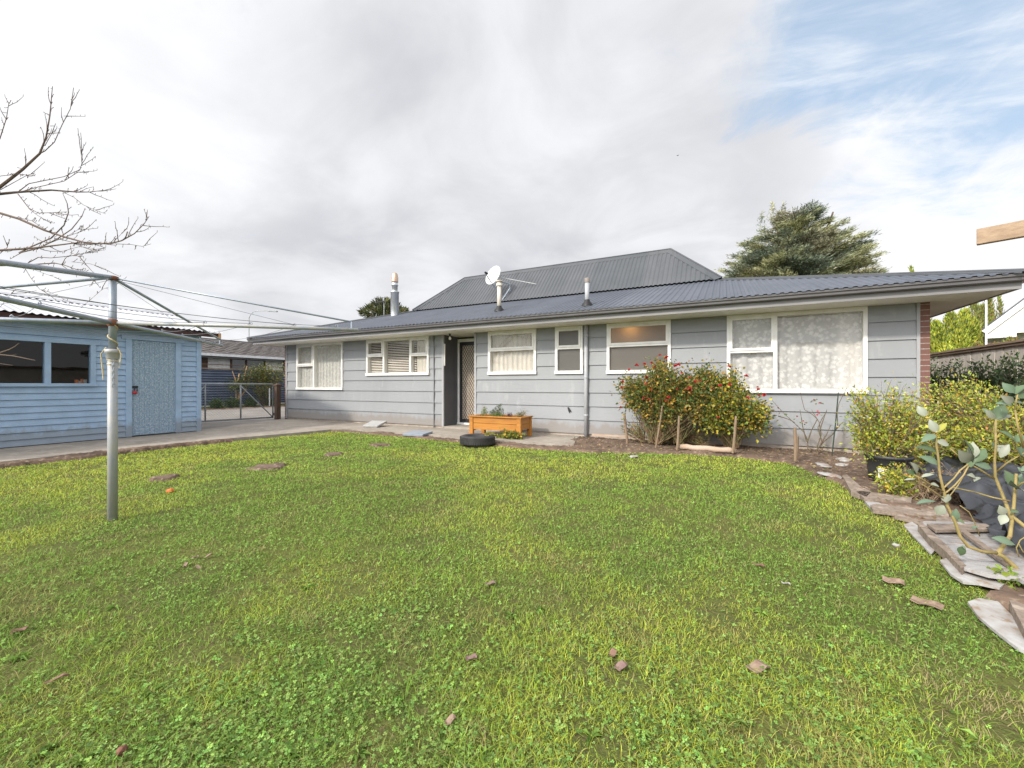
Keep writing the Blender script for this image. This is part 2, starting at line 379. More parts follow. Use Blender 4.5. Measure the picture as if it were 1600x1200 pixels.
g = MB(); g.prism([(-21.0,-4),(-16.05,-4),(-16.05,5.25),(-11.33,5.25),(-12.93,YW+.1),(-12.93,17),(-21.0,17)], -.1, .05)
tag(g.build('driveway', M['drive']), kind='structure')

def soil_patch(name, poly, z0, amp, m, cell=.05, edge=.10, sc=3.0, zf=None):
    xs = [p[0] for p in poly]; ys = [p[1] for p in poly]
    x = np.arange(min(xs)-edge, max(xs)+edge+cell, cell); y = np.arange(min(ys)-edge, max(ys)+edge+cell, cell)
    X, Y = np.meshgrid(x, y, indexing='ij')
    jx = X + (fbm(X*4, Y*4)-.5)*edge*3; jy = Y + (fbm(X*4+40, Y*4+9)-.5)*edge*3
    ins = inpoly(jx, jy, poly)
    Z = z0 + (fbm(X*sc, Y*sc, 5)-.45)*amp + (np.random.default_rng(3).random(X.shape)-.5)*amp*.35
    if zf is not None: Z = Z + zf(X, Y)
    Z = np.where(ins, Z, -.03)
    nx, ny = X.shape; idx = np.arange(nx*ny).reshape(nx, ny)
    keep = ins[:-1,:-1] | ins[1:,:-1] | ins[:-1,1:] | ins[1:,1:]
    F = np.stack([idx[:-1,:-1][keep], idx[1:,:-1][keep], idx[1:,1:][keep], idx[:-1,1:][keep]], 1)
    used = np.unique(F); rm = np.full(nx*ny, -1); rm[used] = np.arange(len(used))
    V = np.stack([X, Y, Z], -1).reshape(-1, 3)[used]
    return tag(mesh_np(name, V, rm[F], m, smooth=True), kind='structure')
LAWN_R = [(-2.6,6.85),(-1.9,7.0),(-1.26,7.25),(-.48,7.5),(.28,7.55),(.85,7.3),(1.12,6.5),(1.28,5.65),(1.36,4.9),(1.44,4.4),(1.42,4.0),(1.38,3.57),(1.33,3.18),(1.33,2.69),(1.5,2.2),(1.9,1.6)]
bed = LAWN_R + [(4.6,1.2),(4.6,YW+4),(3.0,YW+4),(3.0,YW+.05),(-2.8,YW+.05),(-2.75,7.25)]
soil_patch('garden_soil', bed, .035, .06, M['soil'], zf=lambda X, Y: np.clip((Y-7.2)/1.2, 0, 1)*.012)
soil_patch('edge_soil', [(-9.3,-4),(-8.98,-4),(-8.95,1.0),(-8.98,2.6),(-9.05,4.2),(-8.9,5.0),(-9.22,4.7),(-9.28,2.6),(-9.2,0)], .055, .07, M['soil'], edge=.05, cell=.035)
soil_patch('path_edge_soil', [(-8.75,7.1),(-8.4,7.4),(-6.5,7.36),(-4.5,7.2),(-2.5,7.22),(-2.6,6.85),(-4.3,6.9),(-5.6,7.05),(-6.6,7.12),(-7.8,7.18)], .03, .06, M['soil'], edge=.06, cell=.035)
PATCH = [(G(258,748), .23, .12), (G(420,731), .34, .14), (G(523,711), .22, .10), (G(592,697), .3, .08)]
for c, a, b_ in PATCH:
    pl = []
    for k in range(14):
        t = 2*math.pi*k/14; w = random.uniform(.55, .85)
        e = Vector((CS, SN, 0))*(a*math.cos(t)*w) + Vector((-SN, CS, 0))*(b_*2.2*math.sin(t)*w)
        pl.append((c.x+e.x, c.y+e.y))
    soil_patch('bare_patch', pl, .03, .035, M['soil'], edge=.04, cell=.03)
    PATCH_P = globals().setdefault('PATCH_P', []); PATCH_P.append(pl)
# right-hand strip by the fence beyond the bed is the same soil; far ground is the sheet

# ================================================================== MAIN HOUSE
house = thing('house', 'long low grey weatherboard house with dark iron roof across the back of the lawn', 'house', ((XL+XR)/2, YW+4.5, 0))
ZC, BD, ZS = .116, .295, 2.456      # cladding bottom, board module, soffit
def wx(u): return onY(u, 600, YW).x
def wz(u, v): return onY(u, v, YW).z
WIN = [  # u0,u1, bottom (u,v), mullion us, transoms [(ua,ub,v at ua)]
 dict(u0=465, u1=536.7, b=(465,607), mull=[491.5], tr=[(0,1,571.5)], kind='lace2', label='lace curtained window'),
 dict(u0=574, u1=671, b=(574,585.3), mull=[600.8,642.3], tr=[(0,1,556.8),(2,3,555)], kind='blind'),
 dict(u0=764, u1=838.2, b=(764,583.3), mull=[], tr=[(0,1,547.7)], kind='cream'),
 dict(u0=868.5, u1=911, b=(868.5,582), mull=[], tr=[(0,1,544.5)], kind='frost'),
 dict(u0=949, u1=1048, b=(949,581.5), mull=[], tr=[(0,1,541)], kind='frost'),
 dict(u0=1136, u1=1354, b=(1354,611.5), mull=[1211], tr=[(0,1,550)], kind='lace'),
]
for w in WIN:
    w['x0'], w['x1'] = wx(w['u0']), wx(w['u1']); w['zb'] = wz(*w['b'])
    w['mx'] = [wx(m) for m in w['mull']]
# --- cladding
cl = MB()
def piece(x0, x1, z0, z1, zr0, axis='x', fix=YW, sgn=-1):
    """a lapped board piece on the front wall; zr0 = bottom of its full row"""
    def off(z): return .024*(1-(z-zr0)/BD)
    y0, y1 = fix+sgn*off(z0), fix+sgn*off(z1)
    cl.quad((x0,y0,z0), (x1,y0,z0), (x1,y1,z1), (x0,y1,z1))
    cl.quad((x0,fix+.05,z0+.008), (x1,fix+.05,z0+.008), (x1,y0,z0), (x0,y0,z0)); cl.quad((x0,fix+.05,z0-.01), (x1,fix+.05,z0-.01), (x1,fix+.05,z0+.008), (x0,fix+.05,z0+.008))
for (sa, sb) in ((XL, RX0), (RX1, XR)):
    ops = [w for w in WIN if w['x0'] > sa and w['x1'] < sb]
    for r in range(8):
        z0 = ZC+r*BD; z1 = min(ZC+(r+1)*BD-.005, ZS+.02)
        xs = sorted({sa, sb, *[w['x0'] for w in ops], *[w['x1'] for w in ops]})
        for a, b in zip(xs[:-1], xs[1:]):
            o = next((w for w in ops if w['x0'] <= a+1e-6 and w['x1'] >= b-1e-6), None)
            if o is None: piece(a, b, z0, z1, z0)
            elif o['zb'] > z0+.01: piece(a, b, z0, min(z1, o['zb']), z0)
# side, back walls, inner lining of recess
cl.quad((XL,YW,0),(XL,17,0),(XL,17,2.5),(XL,YW,2.5)); cl.quad((XL,17,0),(XR,17,0),(XR,17,2.5),(XL,17,2.5)); cl.quad((XR,17,0),(XR,YW,0),(XR,YW,2.5),(XR,17,2.5))
cl.build('wall', M['wall'], house)
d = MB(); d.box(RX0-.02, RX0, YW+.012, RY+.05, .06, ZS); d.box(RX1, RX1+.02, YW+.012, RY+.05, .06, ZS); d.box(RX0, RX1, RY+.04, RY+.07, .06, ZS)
d.build('porch_wall', M['wall_dark'], house)  # recess walls a darker grey than the cladding
for x in (XL+.025, RX0-.028, RX1+.028, XR-.016):
    d = MB(); d.box(x-.028, x+.028 if x < 2 else XR-.002, YW-.030, YW+.012, ZC-.02, ZS); d.build('corner_board', M['corner'], house)
d = MB(); x = wx(679); d.tube([(x,YW-.025,.06),(x+.004,YW-.025,1.2),(x-.006,YW-.025,2.45)], .014, 6); d.build('cable', M['gutter'], house)
d = MB(); d.box(XL, RX0, YW+.012, YW+.08, 0, ZC+.02); d.box(RX1, XR, YW+.012, YW+.08, 0, ZC+.02); d.build('plinth', M['plinth'], house)
d = MB(); d.box(XR, 2.855, YW-.02, 17, 0, ZS); d.build('brick_pier', M['brick'], house)
d = MB(); d.box(XL-.06, XL-.002, YW-.02, 17, 0, ZS); d.build('brick_end', M['brick'], house)
# a dark hole knocked through a board
c = onY(890, 641, YW-.02); d = MB()
pl = [(-.05,.06),(-.03,-.02),(.0,-.07),(.02,-.03),(.05,-.05),(.03,.0),(.01,.02),(-.02,.07)]
d.add([(c.x+a, YW-.021, c.z+b) for a, b in pl], [tuple(range(8))]); d.build('board_hole', M['black'], house)
# --- windows
def curtain_mesh(x0, x1, z0, z1, y, amp, per, seed):
    rr = random.Random(seed); n = max(12, int((x1-x0)/per*10)); vs = []; ph = rr.random()*6
    xs = [x0+(x1-x0)*i/n for i in range(n+1)]
    t = ph; ts = []
    for i in range(n+1):
        t += 2*math.pi/10*rr.uniform(.45, 1.55); ts.append(t)
    zz = [z0, z0+(z1-z0)*.33, z0+(z1-z0)*.66, z1]
    d = MB(); b = []
    for j, z in enumerate(zz):
        k = 1.15-.25*j
        for i, xx in enumerate(xs): b.append((xx, y+amp*k*math.sin(ts[i]+.25*j), z))
    nn = n+1
    d.add(b, [(j*nn+i, j*nn+i+1, (j+1)*nn+i+1, (j+1)*nn+i) for j in range(3) for i in range(n)])
    return d
for wi, w in enumerate(WIN):
    x0, x1, zb, zt = w['x0'], w['x1'], w['zb'], ZS-.004
    f = MB(); fw = .052; yo = YW-.045; yi = YW+.10
    f.box(x0-.004, x0+fw, yo, yi, zb, zt); f.box(x1-fw, x1+.004, yo, yi, zb, zt)
    f.box(x0+fw, x1-fw, yo, yi, zt-.07, zt)
    f.box(x0-.015, x1+.015, yo-.02, yi, zb-.035, zb+.035)       # sill
    cols = [x0+fw]; 
    for m_ in w['mx']:
        f.box(m_-.03, m_+.03, yo+.003, yi, zb+.035, zt-.07); cols += [m_-.03, m_+.03]
    cols.append(x1-fw)
    lights = [(cols[2*i], cols[2*i+1]) for i in range(len(cols)//2)]
    pane = MB()
    for li, (a, b) in enumerate(lights):
        t = next((q for q in w['tr'] if q[0] == li), None)
        if t:
            uu = [w['u0'], *w['mull'], w['u1']][li]; zt_ = wz(uu, t[2])
            f.box(a, b, yo+.004, yi, zt_-.028, zt_+.012)
            # opening sash above the transom
            sf = .034; yy0, yy1 = yo-.012, yo+.03
            f.box(a-.006, a+sf, yy0, yy1, zt_+.012, zt-.062); f.box(b-sf, b+.006, yy0, yy1, zt_+.012, zt-.062)
            f.box(a+sf, b-sf, yy0, yy1, zt_+.012, zt_+.055); f.box(a+sf, b-sf, yy0, yy1, zt-.1, zt-.062)
            pane.quad((a,YW-.03,zt_+.01),(b,YW-.03,zt_+.01),(b,YW-.03,zt-.06),(a,YW-.03,zt-.06))
            pane.quad((a,YW+.012,zb+.03),(b,YW+.012,zb+.03),(b,YW+.012,zt_-.02),(a,YW+.012,zt_-.02))
        else:
            pane.quad((a,YW+.012,zb+.03),(b,YW+.012,zb+.03),(b,YW+.012,zt-.06),(a,YW+.012,zt-.06))
    wo = f.build('window', M['white'], house)
    pane.build('pane', M['frost' if w['kind'] == 'frost' else 'glass'], wo)
    k = w['kind']
    if k in ('lace', 'lace2', 'cream'):
        amp, per = dict(lace=(.022,.20), lace2=(.026,.14), cream=(.022,.12))[k]
        curtain_mesh(x0-.02, x1+.02, zb-.02, zt, YW+.075, amp, per, 3+wi).build('curtain', M[k], wo, smooth=True)
        if k == 'lace':    # gathered drapes hanging at the right edge
            curtain_mesh(x1-.34, x1+.02, zb-.02, zt, YW+.13, .03, .09, 31).build('drape', M['lace2'], wo, smooth=True)
    if k == 'blind':
        sl = MB(); z = zb+.05; rr = random.Random(4)
        while z < zt-.05:
            tl = rr.uniform(-.006, .006); xe = lights[2][0]+.10
            sl.add([(x0+.02,YW+.055,z-.012),(xe,YW+.055,z-.012+tl),(xe,YW+.085,z+.012+tl),(x0+.02,YW+.085,z+.012)], [(0,1,2,3)]); z += .046
        sl.build('blind', M['blind'], wo)
        curtain_mesh(lights[2][0]+.11, x1, zb, zt, YW+.075, .008, .1, 8).build('curtain', M['cream'], wo, smooth=True)
    # dark room behind
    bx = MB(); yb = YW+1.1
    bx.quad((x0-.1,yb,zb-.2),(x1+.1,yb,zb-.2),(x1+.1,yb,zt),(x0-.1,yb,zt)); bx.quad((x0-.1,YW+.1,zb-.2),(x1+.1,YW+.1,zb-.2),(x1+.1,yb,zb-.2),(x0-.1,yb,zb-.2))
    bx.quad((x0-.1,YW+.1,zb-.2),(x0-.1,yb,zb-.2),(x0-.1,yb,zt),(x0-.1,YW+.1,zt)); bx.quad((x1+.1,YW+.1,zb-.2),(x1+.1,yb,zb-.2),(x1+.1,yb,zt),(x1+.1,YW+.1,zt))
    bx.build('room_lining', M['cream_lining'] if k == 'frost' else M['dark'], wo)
c = onY(988, 507, YW+.17)
lamp = thing('ceiling_lamp', 'lit ceiling lamp glowing warm through the frosted window behind the roses', 'lamp', (c.x, YW+.17, 2.29))
d = MB(); d.lathe((c.x, YW+.17, 2.29), [(0,0),(.06,.005),(.085,.04),(.07,.09),(.03,.12),(.03,.16)], 14); d.build('shade', emit('lamp_glow', (1,.50,.16), 14), lamp, smooth=True)
# --- porch door
dr = MB(); jz = 2.40
dr.box(RX0+.002, RX0+.06, RY-.06, RY+.04, .15, jz); dr.box(RX1-.05, RX1-.002, RY-.06, RY+.04, .15, jz); dr.box(RX0+.06, RX1-.05, RY-.06, RY+.04, jz-.08, jz); dr.box(RX0+.002, RX1-.002, RY-.09, RY+.04, .11, .16)
door = dr.build('door', M['white'], house)
df = MB(); a0, a1, b0, b1 = RX0+.062, RX1-.052, .165, jz-.085
df.box(a0, a0+.06, RY-.05, RY-.02, b0, b1); df.box(a1-.06, a1, RY-.05, RY-.02, b0, b1); df.box(a0+.06, a1-.06, RY-.05, RY-.02, b0, b0+.09); df.box(a0+.06, a1-.06, RY-.05, RY-.02, b1-.09, b1)
df.build('screen_frame', M['doorframe'], door)
bk = MB(); bk.quad((a0,RY-.01,b0),(a1,RY-.01,b0),(a1,RY-.01,b1),(a0,RY-.01,b1)); bk.build('door_leaf', M['mesh'], door)
gr = MB(); st = .075; L0, L1, Z0, Z1 = a0+.06, a1-.06, b0+.09, b1-.09
k = -40
while k < 60:
    for sg in (1, -1):
        # line z = Z0 + k*st*1.5 + sg*1.5*(x-L0)
        zz0 = Z0+k*st*1.5; 
        pa = []
        xa, xb = L0, L1
        za, zb_ = zz0 + sg*1.5*(xa-L0), zz0 + sg*1.5*(xb-L0)
        t0, t1 = 0., 1.
        dz = zb_-za
        for lim, s_ in ((Z0, 1), (Z1, -1)):
            fa, fb = s_*(za-lim), s_*(zb_-lim)
            if fa < 0 and fb < 0: t0 = 2; break
            if fa < 0: t0 = max(t0, fa/(fa-fb))
            elif fb < 0: t1 = min(t1, fa/(fa-fb))
        if t0 < t1: gr.bar((xa+(xb-xa)*t0, RY-.032, za+dz*t0), (xa+(xb-xa)*t1, RY-.032, za+dz*t1), .009, .006, up=(0,1,0))
    k += 1
gr.build('diamond_grille', M['doorframe'], door)
d = MB(); d.box(RX0+.004, RX1-.004, YW-.03, RY-.06, .06, .11); d.build('door_step', M['concrete'], house)
c = onY(703, 523, 8.55)
pl_ = thing('porch_light', 'bare white bulb in a black holder under the eave above the porch door', 'light', (c.x, 8.55, ZS-.12))
d = MB(); d.lathe((c.x,8.55,ZS-.07), [(.0,.07),(.034,.07),(.034,.055),(.02,.05),(.02,.0),(0,0)], 12); d.build('holder', M['black'], pl_)
d = MB(); d.lathe((c.x,8.55,ZS-.16), [(0,0),(.025,.006),(.036,.03),(.033,.05),(.02,.075),(.016,.09)], 12); d.build('bulb', M['bulb'], pl_, smooth=True)
d = MB(); x = RX0+.012; d.box(x, x+.022, YW-.03, YW+.012, 1.66, 2.22); d.build('wall_strip', M['white'], house)
# --- soffit, fascia, gutter
EX0, EX1, EY0, EY1 = -13.27, 3.50, 7.96, 17.6
d = MB(); d.quad((EX0,EY0,ZS),(EX1,EY0,ZS),(EX1,EY1,ZS),(EX0,EY1,ZS)); d.build('soffit', M['soffit'], house)
d = MB(); d.box(EX0-.02, EX1+.02, EY0-.02, EY0, ZS-.012, 2.60); d.box(EX1, EX1+.02, EY0, EY1, ZS-.012, 2.60); d.box(EX0-.02, EX0, EY0, EY1, ZS-.012, 2.60)
d.build('fascia', M['fascia'], house)
prof = [(0,.035),(0,.0),(-.075,.0),(-.09,.012),(-.095,.045),(-.118,.058),(-.122,.086),(-.116,.094),(-.108,.088),(-.10,.066),(-.08,.05),(-.075,.012),(-.012,.012),(-.012,.09),(0,.09)]
gt = MB()
def gutter_run(P0, P1, inward):
    b = []
    for P in (P0, P1):
        for (o, z) in prof: b.append((P[0]-inward[0]*(-o), P[1]-inward[1]*(-o), P[2]+z))
    n = len(prof); gt.add(b, [(i, (i+1) % n, n+(i+1) % n, n+i) for i in range(n)] + [tuple(range(n)), tuple(range(n, 2*n))])
gy = EY0-.021; gz = 2.535
gutter_run((EX0-.14, gy, gz), (EX1+.14, gy, gz), (0,1)); gutter_run((EX1+.021, gy-.02, gz), (EX1+.021, EY1, gz), (-1,0)); gutter_run((EX0-.021, gy-.02, gz), (EX0-.021, EY1, gz), (1,0))
gt.build('gutter', M['gutter'], house)
x = wx(917); d = MB(); d.tube([(x,EY0+.02,ZS),(x,EY0+.1,ZS-.05),(x,YW-.08,ZS-.09),(x,YW-.06,ZS-.16),(x,YW-.06,.06)] if False else [(x,YW-.06,ZS),(x,YW-.06,.05)], .043, 12)
for z in (.5, 1.31, 2.2): d.lathe((x,YW-.06,z), [(.043,0),(.05,.004),(.05,.03),(.043,.034)], 12)
d.build('downpipe', M['pvcgrey'], house, smooth=True)
# --- roofs
RZ, RYE, RS = 2.63, 7.80, .311
RX_L, RX_R = EX0-.10, EX1+.10
PER, AMP = .115, .008
def corr(t, per=PER, amp=AMP):
    s = math.sin(2*math.pi*t/per); return amp*(1.0 if s > .35 else (-1.0 if s < -.35 else s/.35))
lo = MB(); step = PER/8; n = int((RX_R-RX_L)/step); YJ = 11.43
prev = None
for i in range(n+1):
    x = RX_L+(RX_R-RX_L)*i/n
    ym = min(YJ, RYE+(RX_R-x), RYE+(x-RX_L)); h = corr(x)
    cur = ((x,RYE,RZ+h), (x,max(ym,RYE+.002),RZ+RS*(ym-RYE)+h))
    if prev: lo.add([prev[0], cur[0], cur[1], prev[1]], [(0,1,2,3)])
    prev = cur
YB = 17.7
for (xe, sg) in ((RX_R,-1), (RX_L,1)):
    n2 = int((YB-RYE)/step/2); prev = None
    for i in range(n2+1):
        y = RYE+(YB-RYE)*i/n2; dm = min(y-RYE, YB-y, 3.63); h = corr(y)
        cur = ((xe,y,RZ+h), (xe+sg*max(dm,.002),y,RZ+RS*dm+h))
        if prev: lo.add([prev[0], cur[0], cur[1], prev[1]], [(0,1,2,3)])
        prev = cur
lo.add([(RX_L,YB,RZ),(RX_R,YB,RZ),(RX_R-3.63,YB-3.63,RZ+RS*3.63),(RX_L+3.63,YB-3.63,RZ+RS*3.63)], [(0,1,2,3)])
lo.build('lower_roof', M['roof_low'], house)
UX0, UX1, UY0, UY1, UZ = RX_L+3.63, RX_R-3.63, 11.36, 14.1, RZ+RS*3.6+.035
RH, RK = 1.315, 1.28
up = MB(); n = int((UX1-UX0)/step); prev = None
for i in range(n+1):
    x = UX0+(UX1-UX0)*i/n; t = min(RH, UX1-x, x-UX0); h = corr(x)
    cur = ((x,UY0,UZ+h), (x,UY0+max(t,.002)-h*.7,UZ+t*RK/RH+h*.7))
    if prev: up.add([prev[0], cur[0], cur[1], prev[1]], [(0,1,2,3)])
    prev = cur
for (xe, sg) in ((UX1,-1), (UX0,1)):
    up.add([(xe,UY0,UZ),(xe,UY0+2*RH,UZ),(xe+sg*RH,UY0+RH,UZ+RK)], [(0,1,2)])
up.add([(UX0,UY0+2*RH,UZ),(UX1,UY0+2*RH,UZ),(UX1-RH,UY0+RH,UZ+RK),(UX0+RH,UY0+RH,UZ+RK)], [(0,1,2,3)])
up.build('upper_roof', M['roof_up'], house)
cp = MB()
def cap(p, q, a, b, w=.17, lift=.022):
    """folded capping along p-q; a and b point down the two slopes"""
    p, q = Vector(p)+Vector((0,0,lift)), Vector(q)+Vector((0,0,lift)); a, b = Vector(a).normalized()*w, Vector(b).normalized()*w
    cp.add([p, q, q+a, p+a, q+b, p+b, p+a-Vector((0,0,.025)), q+a-Vector((0,0,.025)), p+b-Vector((0,0,.025)), q+b-Vector((0,0,.025))], [(0,1,2,3), (1,0,5,4), (3,2,7,6), (4,5,8,9)])
    cp.tube([p, q], .022, 6)
TR = (UX1-RH, UY0+RH, UZ+RK); TL = (UX0+RH, UY0+RH, UZ+RK)
kf = (0,-1,-RK/RH); kr = (1,0,-RK/RH); kl = (-1,0,-RK/RH)
cap(TL, TR, kf, (0,1,-RK/RH)); 
dfr = Vector((1,-1,0)); 
cap((UX1,UY0,UZ), TR, (-.9,-.25,-.1) and (-1,-.35,-.35), (.35,1,-.35)); cap((UX0,UY0,UZ), TL, (1,-.35,-.35), (-.35,1,-.35))
cap((RX_R,RYE,RZ), (UX1-.02,RYE+3.65,RZ+RS*3.65), (-1,-.3,-.09), (.3,1,.09)); cap((RX_L,RYE,RZ), (UX0+.02,RYE+3.65,RZ+RS*3.65), (1,-.3,-.09), (-.3,1,.09))
cp.build('ridge_cap', M['roof_up'], house)
def roofz(y): return RZ+RS*(y-RYE)
# --- flue and vent pipes (parts of the house)
c = Vector((-9.9, 10.66, roofz(10.66)))
d = MB(); d.lathe((c.x,c.y,c.z-.1), [(.135,0),(.135,.86),(.15,.87),(.15,.90),(.10,.905)], 18); fl = d.build('flue', M['steel'], house, smooth=True)
d = MB(); d.lathe((c.x,c.y,c.z+.80), [(.095,0),(.095,.2),(.115,.205),(.115,.225),(.095,.23),(.095,.33),(.115,.335)], 18); d.build('flue_neck', M['steel'], fl, smooth=True)
d = MB(); d.lathe((c.x,c.y,c.z+1.13), [(.115,0),(.115,.14),(.09,.26),(.07,.30),(.0,.30)], 18); d.build('flue_cowl', M['copper'], fl, smooth=True)
def vent(x, y, h, r, m, capm, label=None):
    z = roofz(y)
    d = MB(); d.tube([(x,y,z-.05),(x,y,z+h)], r, 14); v = d.build('vent_pipe', m, house, smooth=True)
    b = MB(); b.lathe((x,y,z-.03), [(r*2.6,0),(r*2.4,.05),(r*1.25,.12),(r*1.15,.15)], 14); b.build('flashing', M['black'], v, smooth=True)
    b = MB(); b.lathe((x,y,z+h-.08), capm, 14); return b, v, z
b, v, z = vent(-4.97, 9.03, .70, .052, M['pvc'], [(.075,0),(.075,.06),(.055,.065),(.055,.10),(.085,.105),(.085,.13),(.0,.14)]); b.build('cowl', M['pvc'], v, smooth=True)
b, v, z = vent(-2.56, 8.50, .56, .047, M['pvcgrey'], [(.055,0),(.055,.09),(.04,.1),(0,.1)]); b.build('cowl', M['vent_top'], v, smooth=True)
# --- satellite dish on the roof
c = at(773, 432, 13.05)
ds = thing('satellite_dish', 'pale satellite dish on a bent bracket on the upper roof', 'dish', (c.x+.3, 11.5, 3.8))
ax = Vector((-.28,-.92,.30)).normalized()
d = MB(); pr = [(.32*k/8, .10*(k/8)**2) for k in range(9)] + [(.325,.105), (.315,.11)] + [(.31*k/8, .012+.10*(k/8)**2) for k in range(8,-1,-1)]
d.lathe(c-ax*.02, pr, 26, axis=ax); d.build('reflector', M['dish'], ds, smooth=True)
base = onY(797, 456, 11.75); bk_ = c-ax*.03
d = MB(); d.tube([base, base+Vector((0,-.02,.25)), bk_-Vector((0,0,.1)), bk_], .022, 8); d.tube([onY(784,470,11.42), onY(797,450,11.6)], .02, 8); d.build('bracket', M['galv'], ds)
lnb = c+ax*.46+Vector((0,0,-.08))
d = MB(); d.tube([c-ax*.02+Vector((0,0,-.36)), lnb], .014, 6); d.build('feed_arm', M['galv'], ds)
d = MB(); d.tube([lnb-ax*.02, lnb-ax*.12], [.03,.045], 10); d.build('receiver', M['black'], ds)
d = MB(); d.tube([bk_+Vector((.05,0,0)), onY(838,444,11.9)], .012, 6); d.build('stay_rod', M['dish'], ds)
# ================================================================== SHED (front wall faces +X)
SX, SY1, SY0 = -11.2, 5.43, -2.2
shed = thing('garden_shed', 'blue weatherboard shed with white iron roof beside the clothesline', 'shed', (SX-1.8, 1.6, 0))
def sy(u): return onX(u, 600, SX).y
def sz(u, v): return onX(u, v, SX).z
DY0, DY1, DZ = sy(201), sy(278), sz(240, 533.5)
WY0, WY1, WZ0, WZ1 = -1.1, sy(146), sz(20, 600.5), sz(20, 531)
WYI = sy(141)
EZ = 2.40
cl = MB(); row = .118; r = 0; z = .075
while z < EZ:
    z1 = min(z+row, EZ); o0, o1 = .022, .002
    ys = sorted({SY0, SY1, DY0, DY1, WY0, WY1})
    for a, b in zip(ys[:-1], ys[1:]):
        if a >= DY0-1e-6 and b <= DY1+1e-6 and z < DZ-.02: continue
        segs = [(z, z1)]
        if a >= WY0-1e-6 and b <= WY1+1e-6:
            segs = []
            if z < WZ0: segs.append((z, min(z1, WZ0)))
            if z1 > WZ1: segs.append((max(z, WZ1), z1))
        for (p, q) in segs:
            q = min(q, z+row-.006)
            if q-p < .004: continue
            f = lambda zz: SX+o0+(o1-o0)*(zz-z)/row
            cl.quad((f(p),a,p),(f(p),b,p),(f(q),b,q),(f(q),a,q)); cl.quad((SX-.03,a,p+.004),(SX-.03,b,p+.004),(f(p),b,p),(f(p),a,p)); cl.quad((SX-.03,a,p-.008),(SX-.03,b,p-.008),(SX-.03,b,p+.004),(SX-.03,a,p+.004))
    z += row
cl.quad((SX,SY1,.05),(SX-3.9,SY1,.05),(SX-3.9,SY1,EZ),(SX,SY1,EZ)); cl.quad((SX,SY0,.05),(SX-3.9,SY0,.05),(SX-3.9,SY0,EZ),(SX,SY0,EZ)); cl.quad((SX-3.9,SY0,.05),(SX-3.9,SY1,.05),(SX-3.9,SY1,EZ),(SX-3.9,SY0,EZ))
for yy in (SY0, SY1): cl.add([(SX,yy,EZ),(SX-3.9,yy,EZ),(SX-1.95,yy,EZ+.52)], [(0,1,2)])
cl.build('wall', M['shed'], shed)
d = MB(); d.box(SX-.02, SX+.035, SY1-.075, SY1+.02, .06, EZ); d.box(SX-.005, SX+.03, DY0-.055, DY0+.045, .07, DZ+.005); d.box(SX-.005, SX+.03, DY1-.05, DY1+.055, .07, DZ+.005); d.box(SX-.005, SX+.04, DY0-.12, DY1+.12, DZ+.005, DZ+.10)
d.build('trim', M['shed'], shed)
d = MB(); d.box(SX-.03, SX+.004, DY0+.045, DY1-.05, .085, DZ); n = 9
for i in range(1, n):
    y = DY0+.045+(DY1-DY0-.095)*i/n; d.box(SX+.004, SX+.010, y-(DY1-DY0)/n*.45, y+(DY1-DY0)/n*.42, .09, DZ-.005)
sd = d.build('door', M['shed_door'], shed)
c = onX(211.5, 611, SX+.03)
d = MB(); d.lathe((c.x,c.y-.01,c.z-.06), [(0,0),(.035,.004),(.04,.03),(.032,.055),(.012,.06)], 12, axis=(.2,0,1)); d.build('padlock', M['red'], sd, smooth=True)
d = MB(); d.box(SX+.01, SX+.022, c.y-.05, c.y+.05, c.z+.07, c.z+.11); d.tube([(SX+.03,c.y-.02,c.z-.02),(SX+.035,c.y-.02,c.z+.06),(SX+.035,c.y+.03,c.z+.06),(SX+.03,c.y+.03,c.z-.01)], .008, 6); d.build('hasp', M['black'], sd)
# window strip
d = MB(); d.box(SX-.08, SX+.03, WYI, WY1+.03, WZ0, WZ1); d.box(SX-.08, SX+.035, WY0-.05, WY1+.09, WZ1-.004, WZ1+.075); d.box(SX-.08, SX+.055, WY0-.05, WY1+.05, WZ0-.04, WZ0+.02)
ys = [WY0, sy(69), sy(79)]
d.box(SX-.08, SX+.028, ys[1], ys[2], WZ0, WZ1); d.box(SX-.08, SX+.028, WY0-.02, WY0+.06, WZ0, WZ1)
sw = d.build('window', M['shed'], shed)
d = MB(); d.quad((SX-.03,WY0,WZ0),(SX-.03,WYI+.01,WZ0),(SX-.03,WYI+.01,WZ1),(SX-.03,WY0,WZ1)); d.build('pane', M['shedglass'], sw)
d = MB(); d.box(SX-1.6, SX-1.5, SY0+.05, SY1-.05, .06, 2.3); d.box(SX-1.5, SX-.1, WY0, WY1, .9, .95); d.build('inner_wall', M['dark'], sw)
# tins on the sill
for k, (uu, hh, ww) in enumerate([(123,.07,.03),(127,.05,.025),(131,.085,.02),(136,.075,.03)]):
    y = sy(uu); ti = MB(); ti.lathe((SX-.10,y,WZ0+.02), [(0,0),(ww,0),(ww,hh),(0,hh)], 10)
    tag(ti.build('paint_tin', M['orange' if k % 2 == 0 else 'card']), ['leftmost orange','second, small white','third, tallest orange','rightmost white'][k]+' tin of the four on the sill inside the shed window', 'tin')
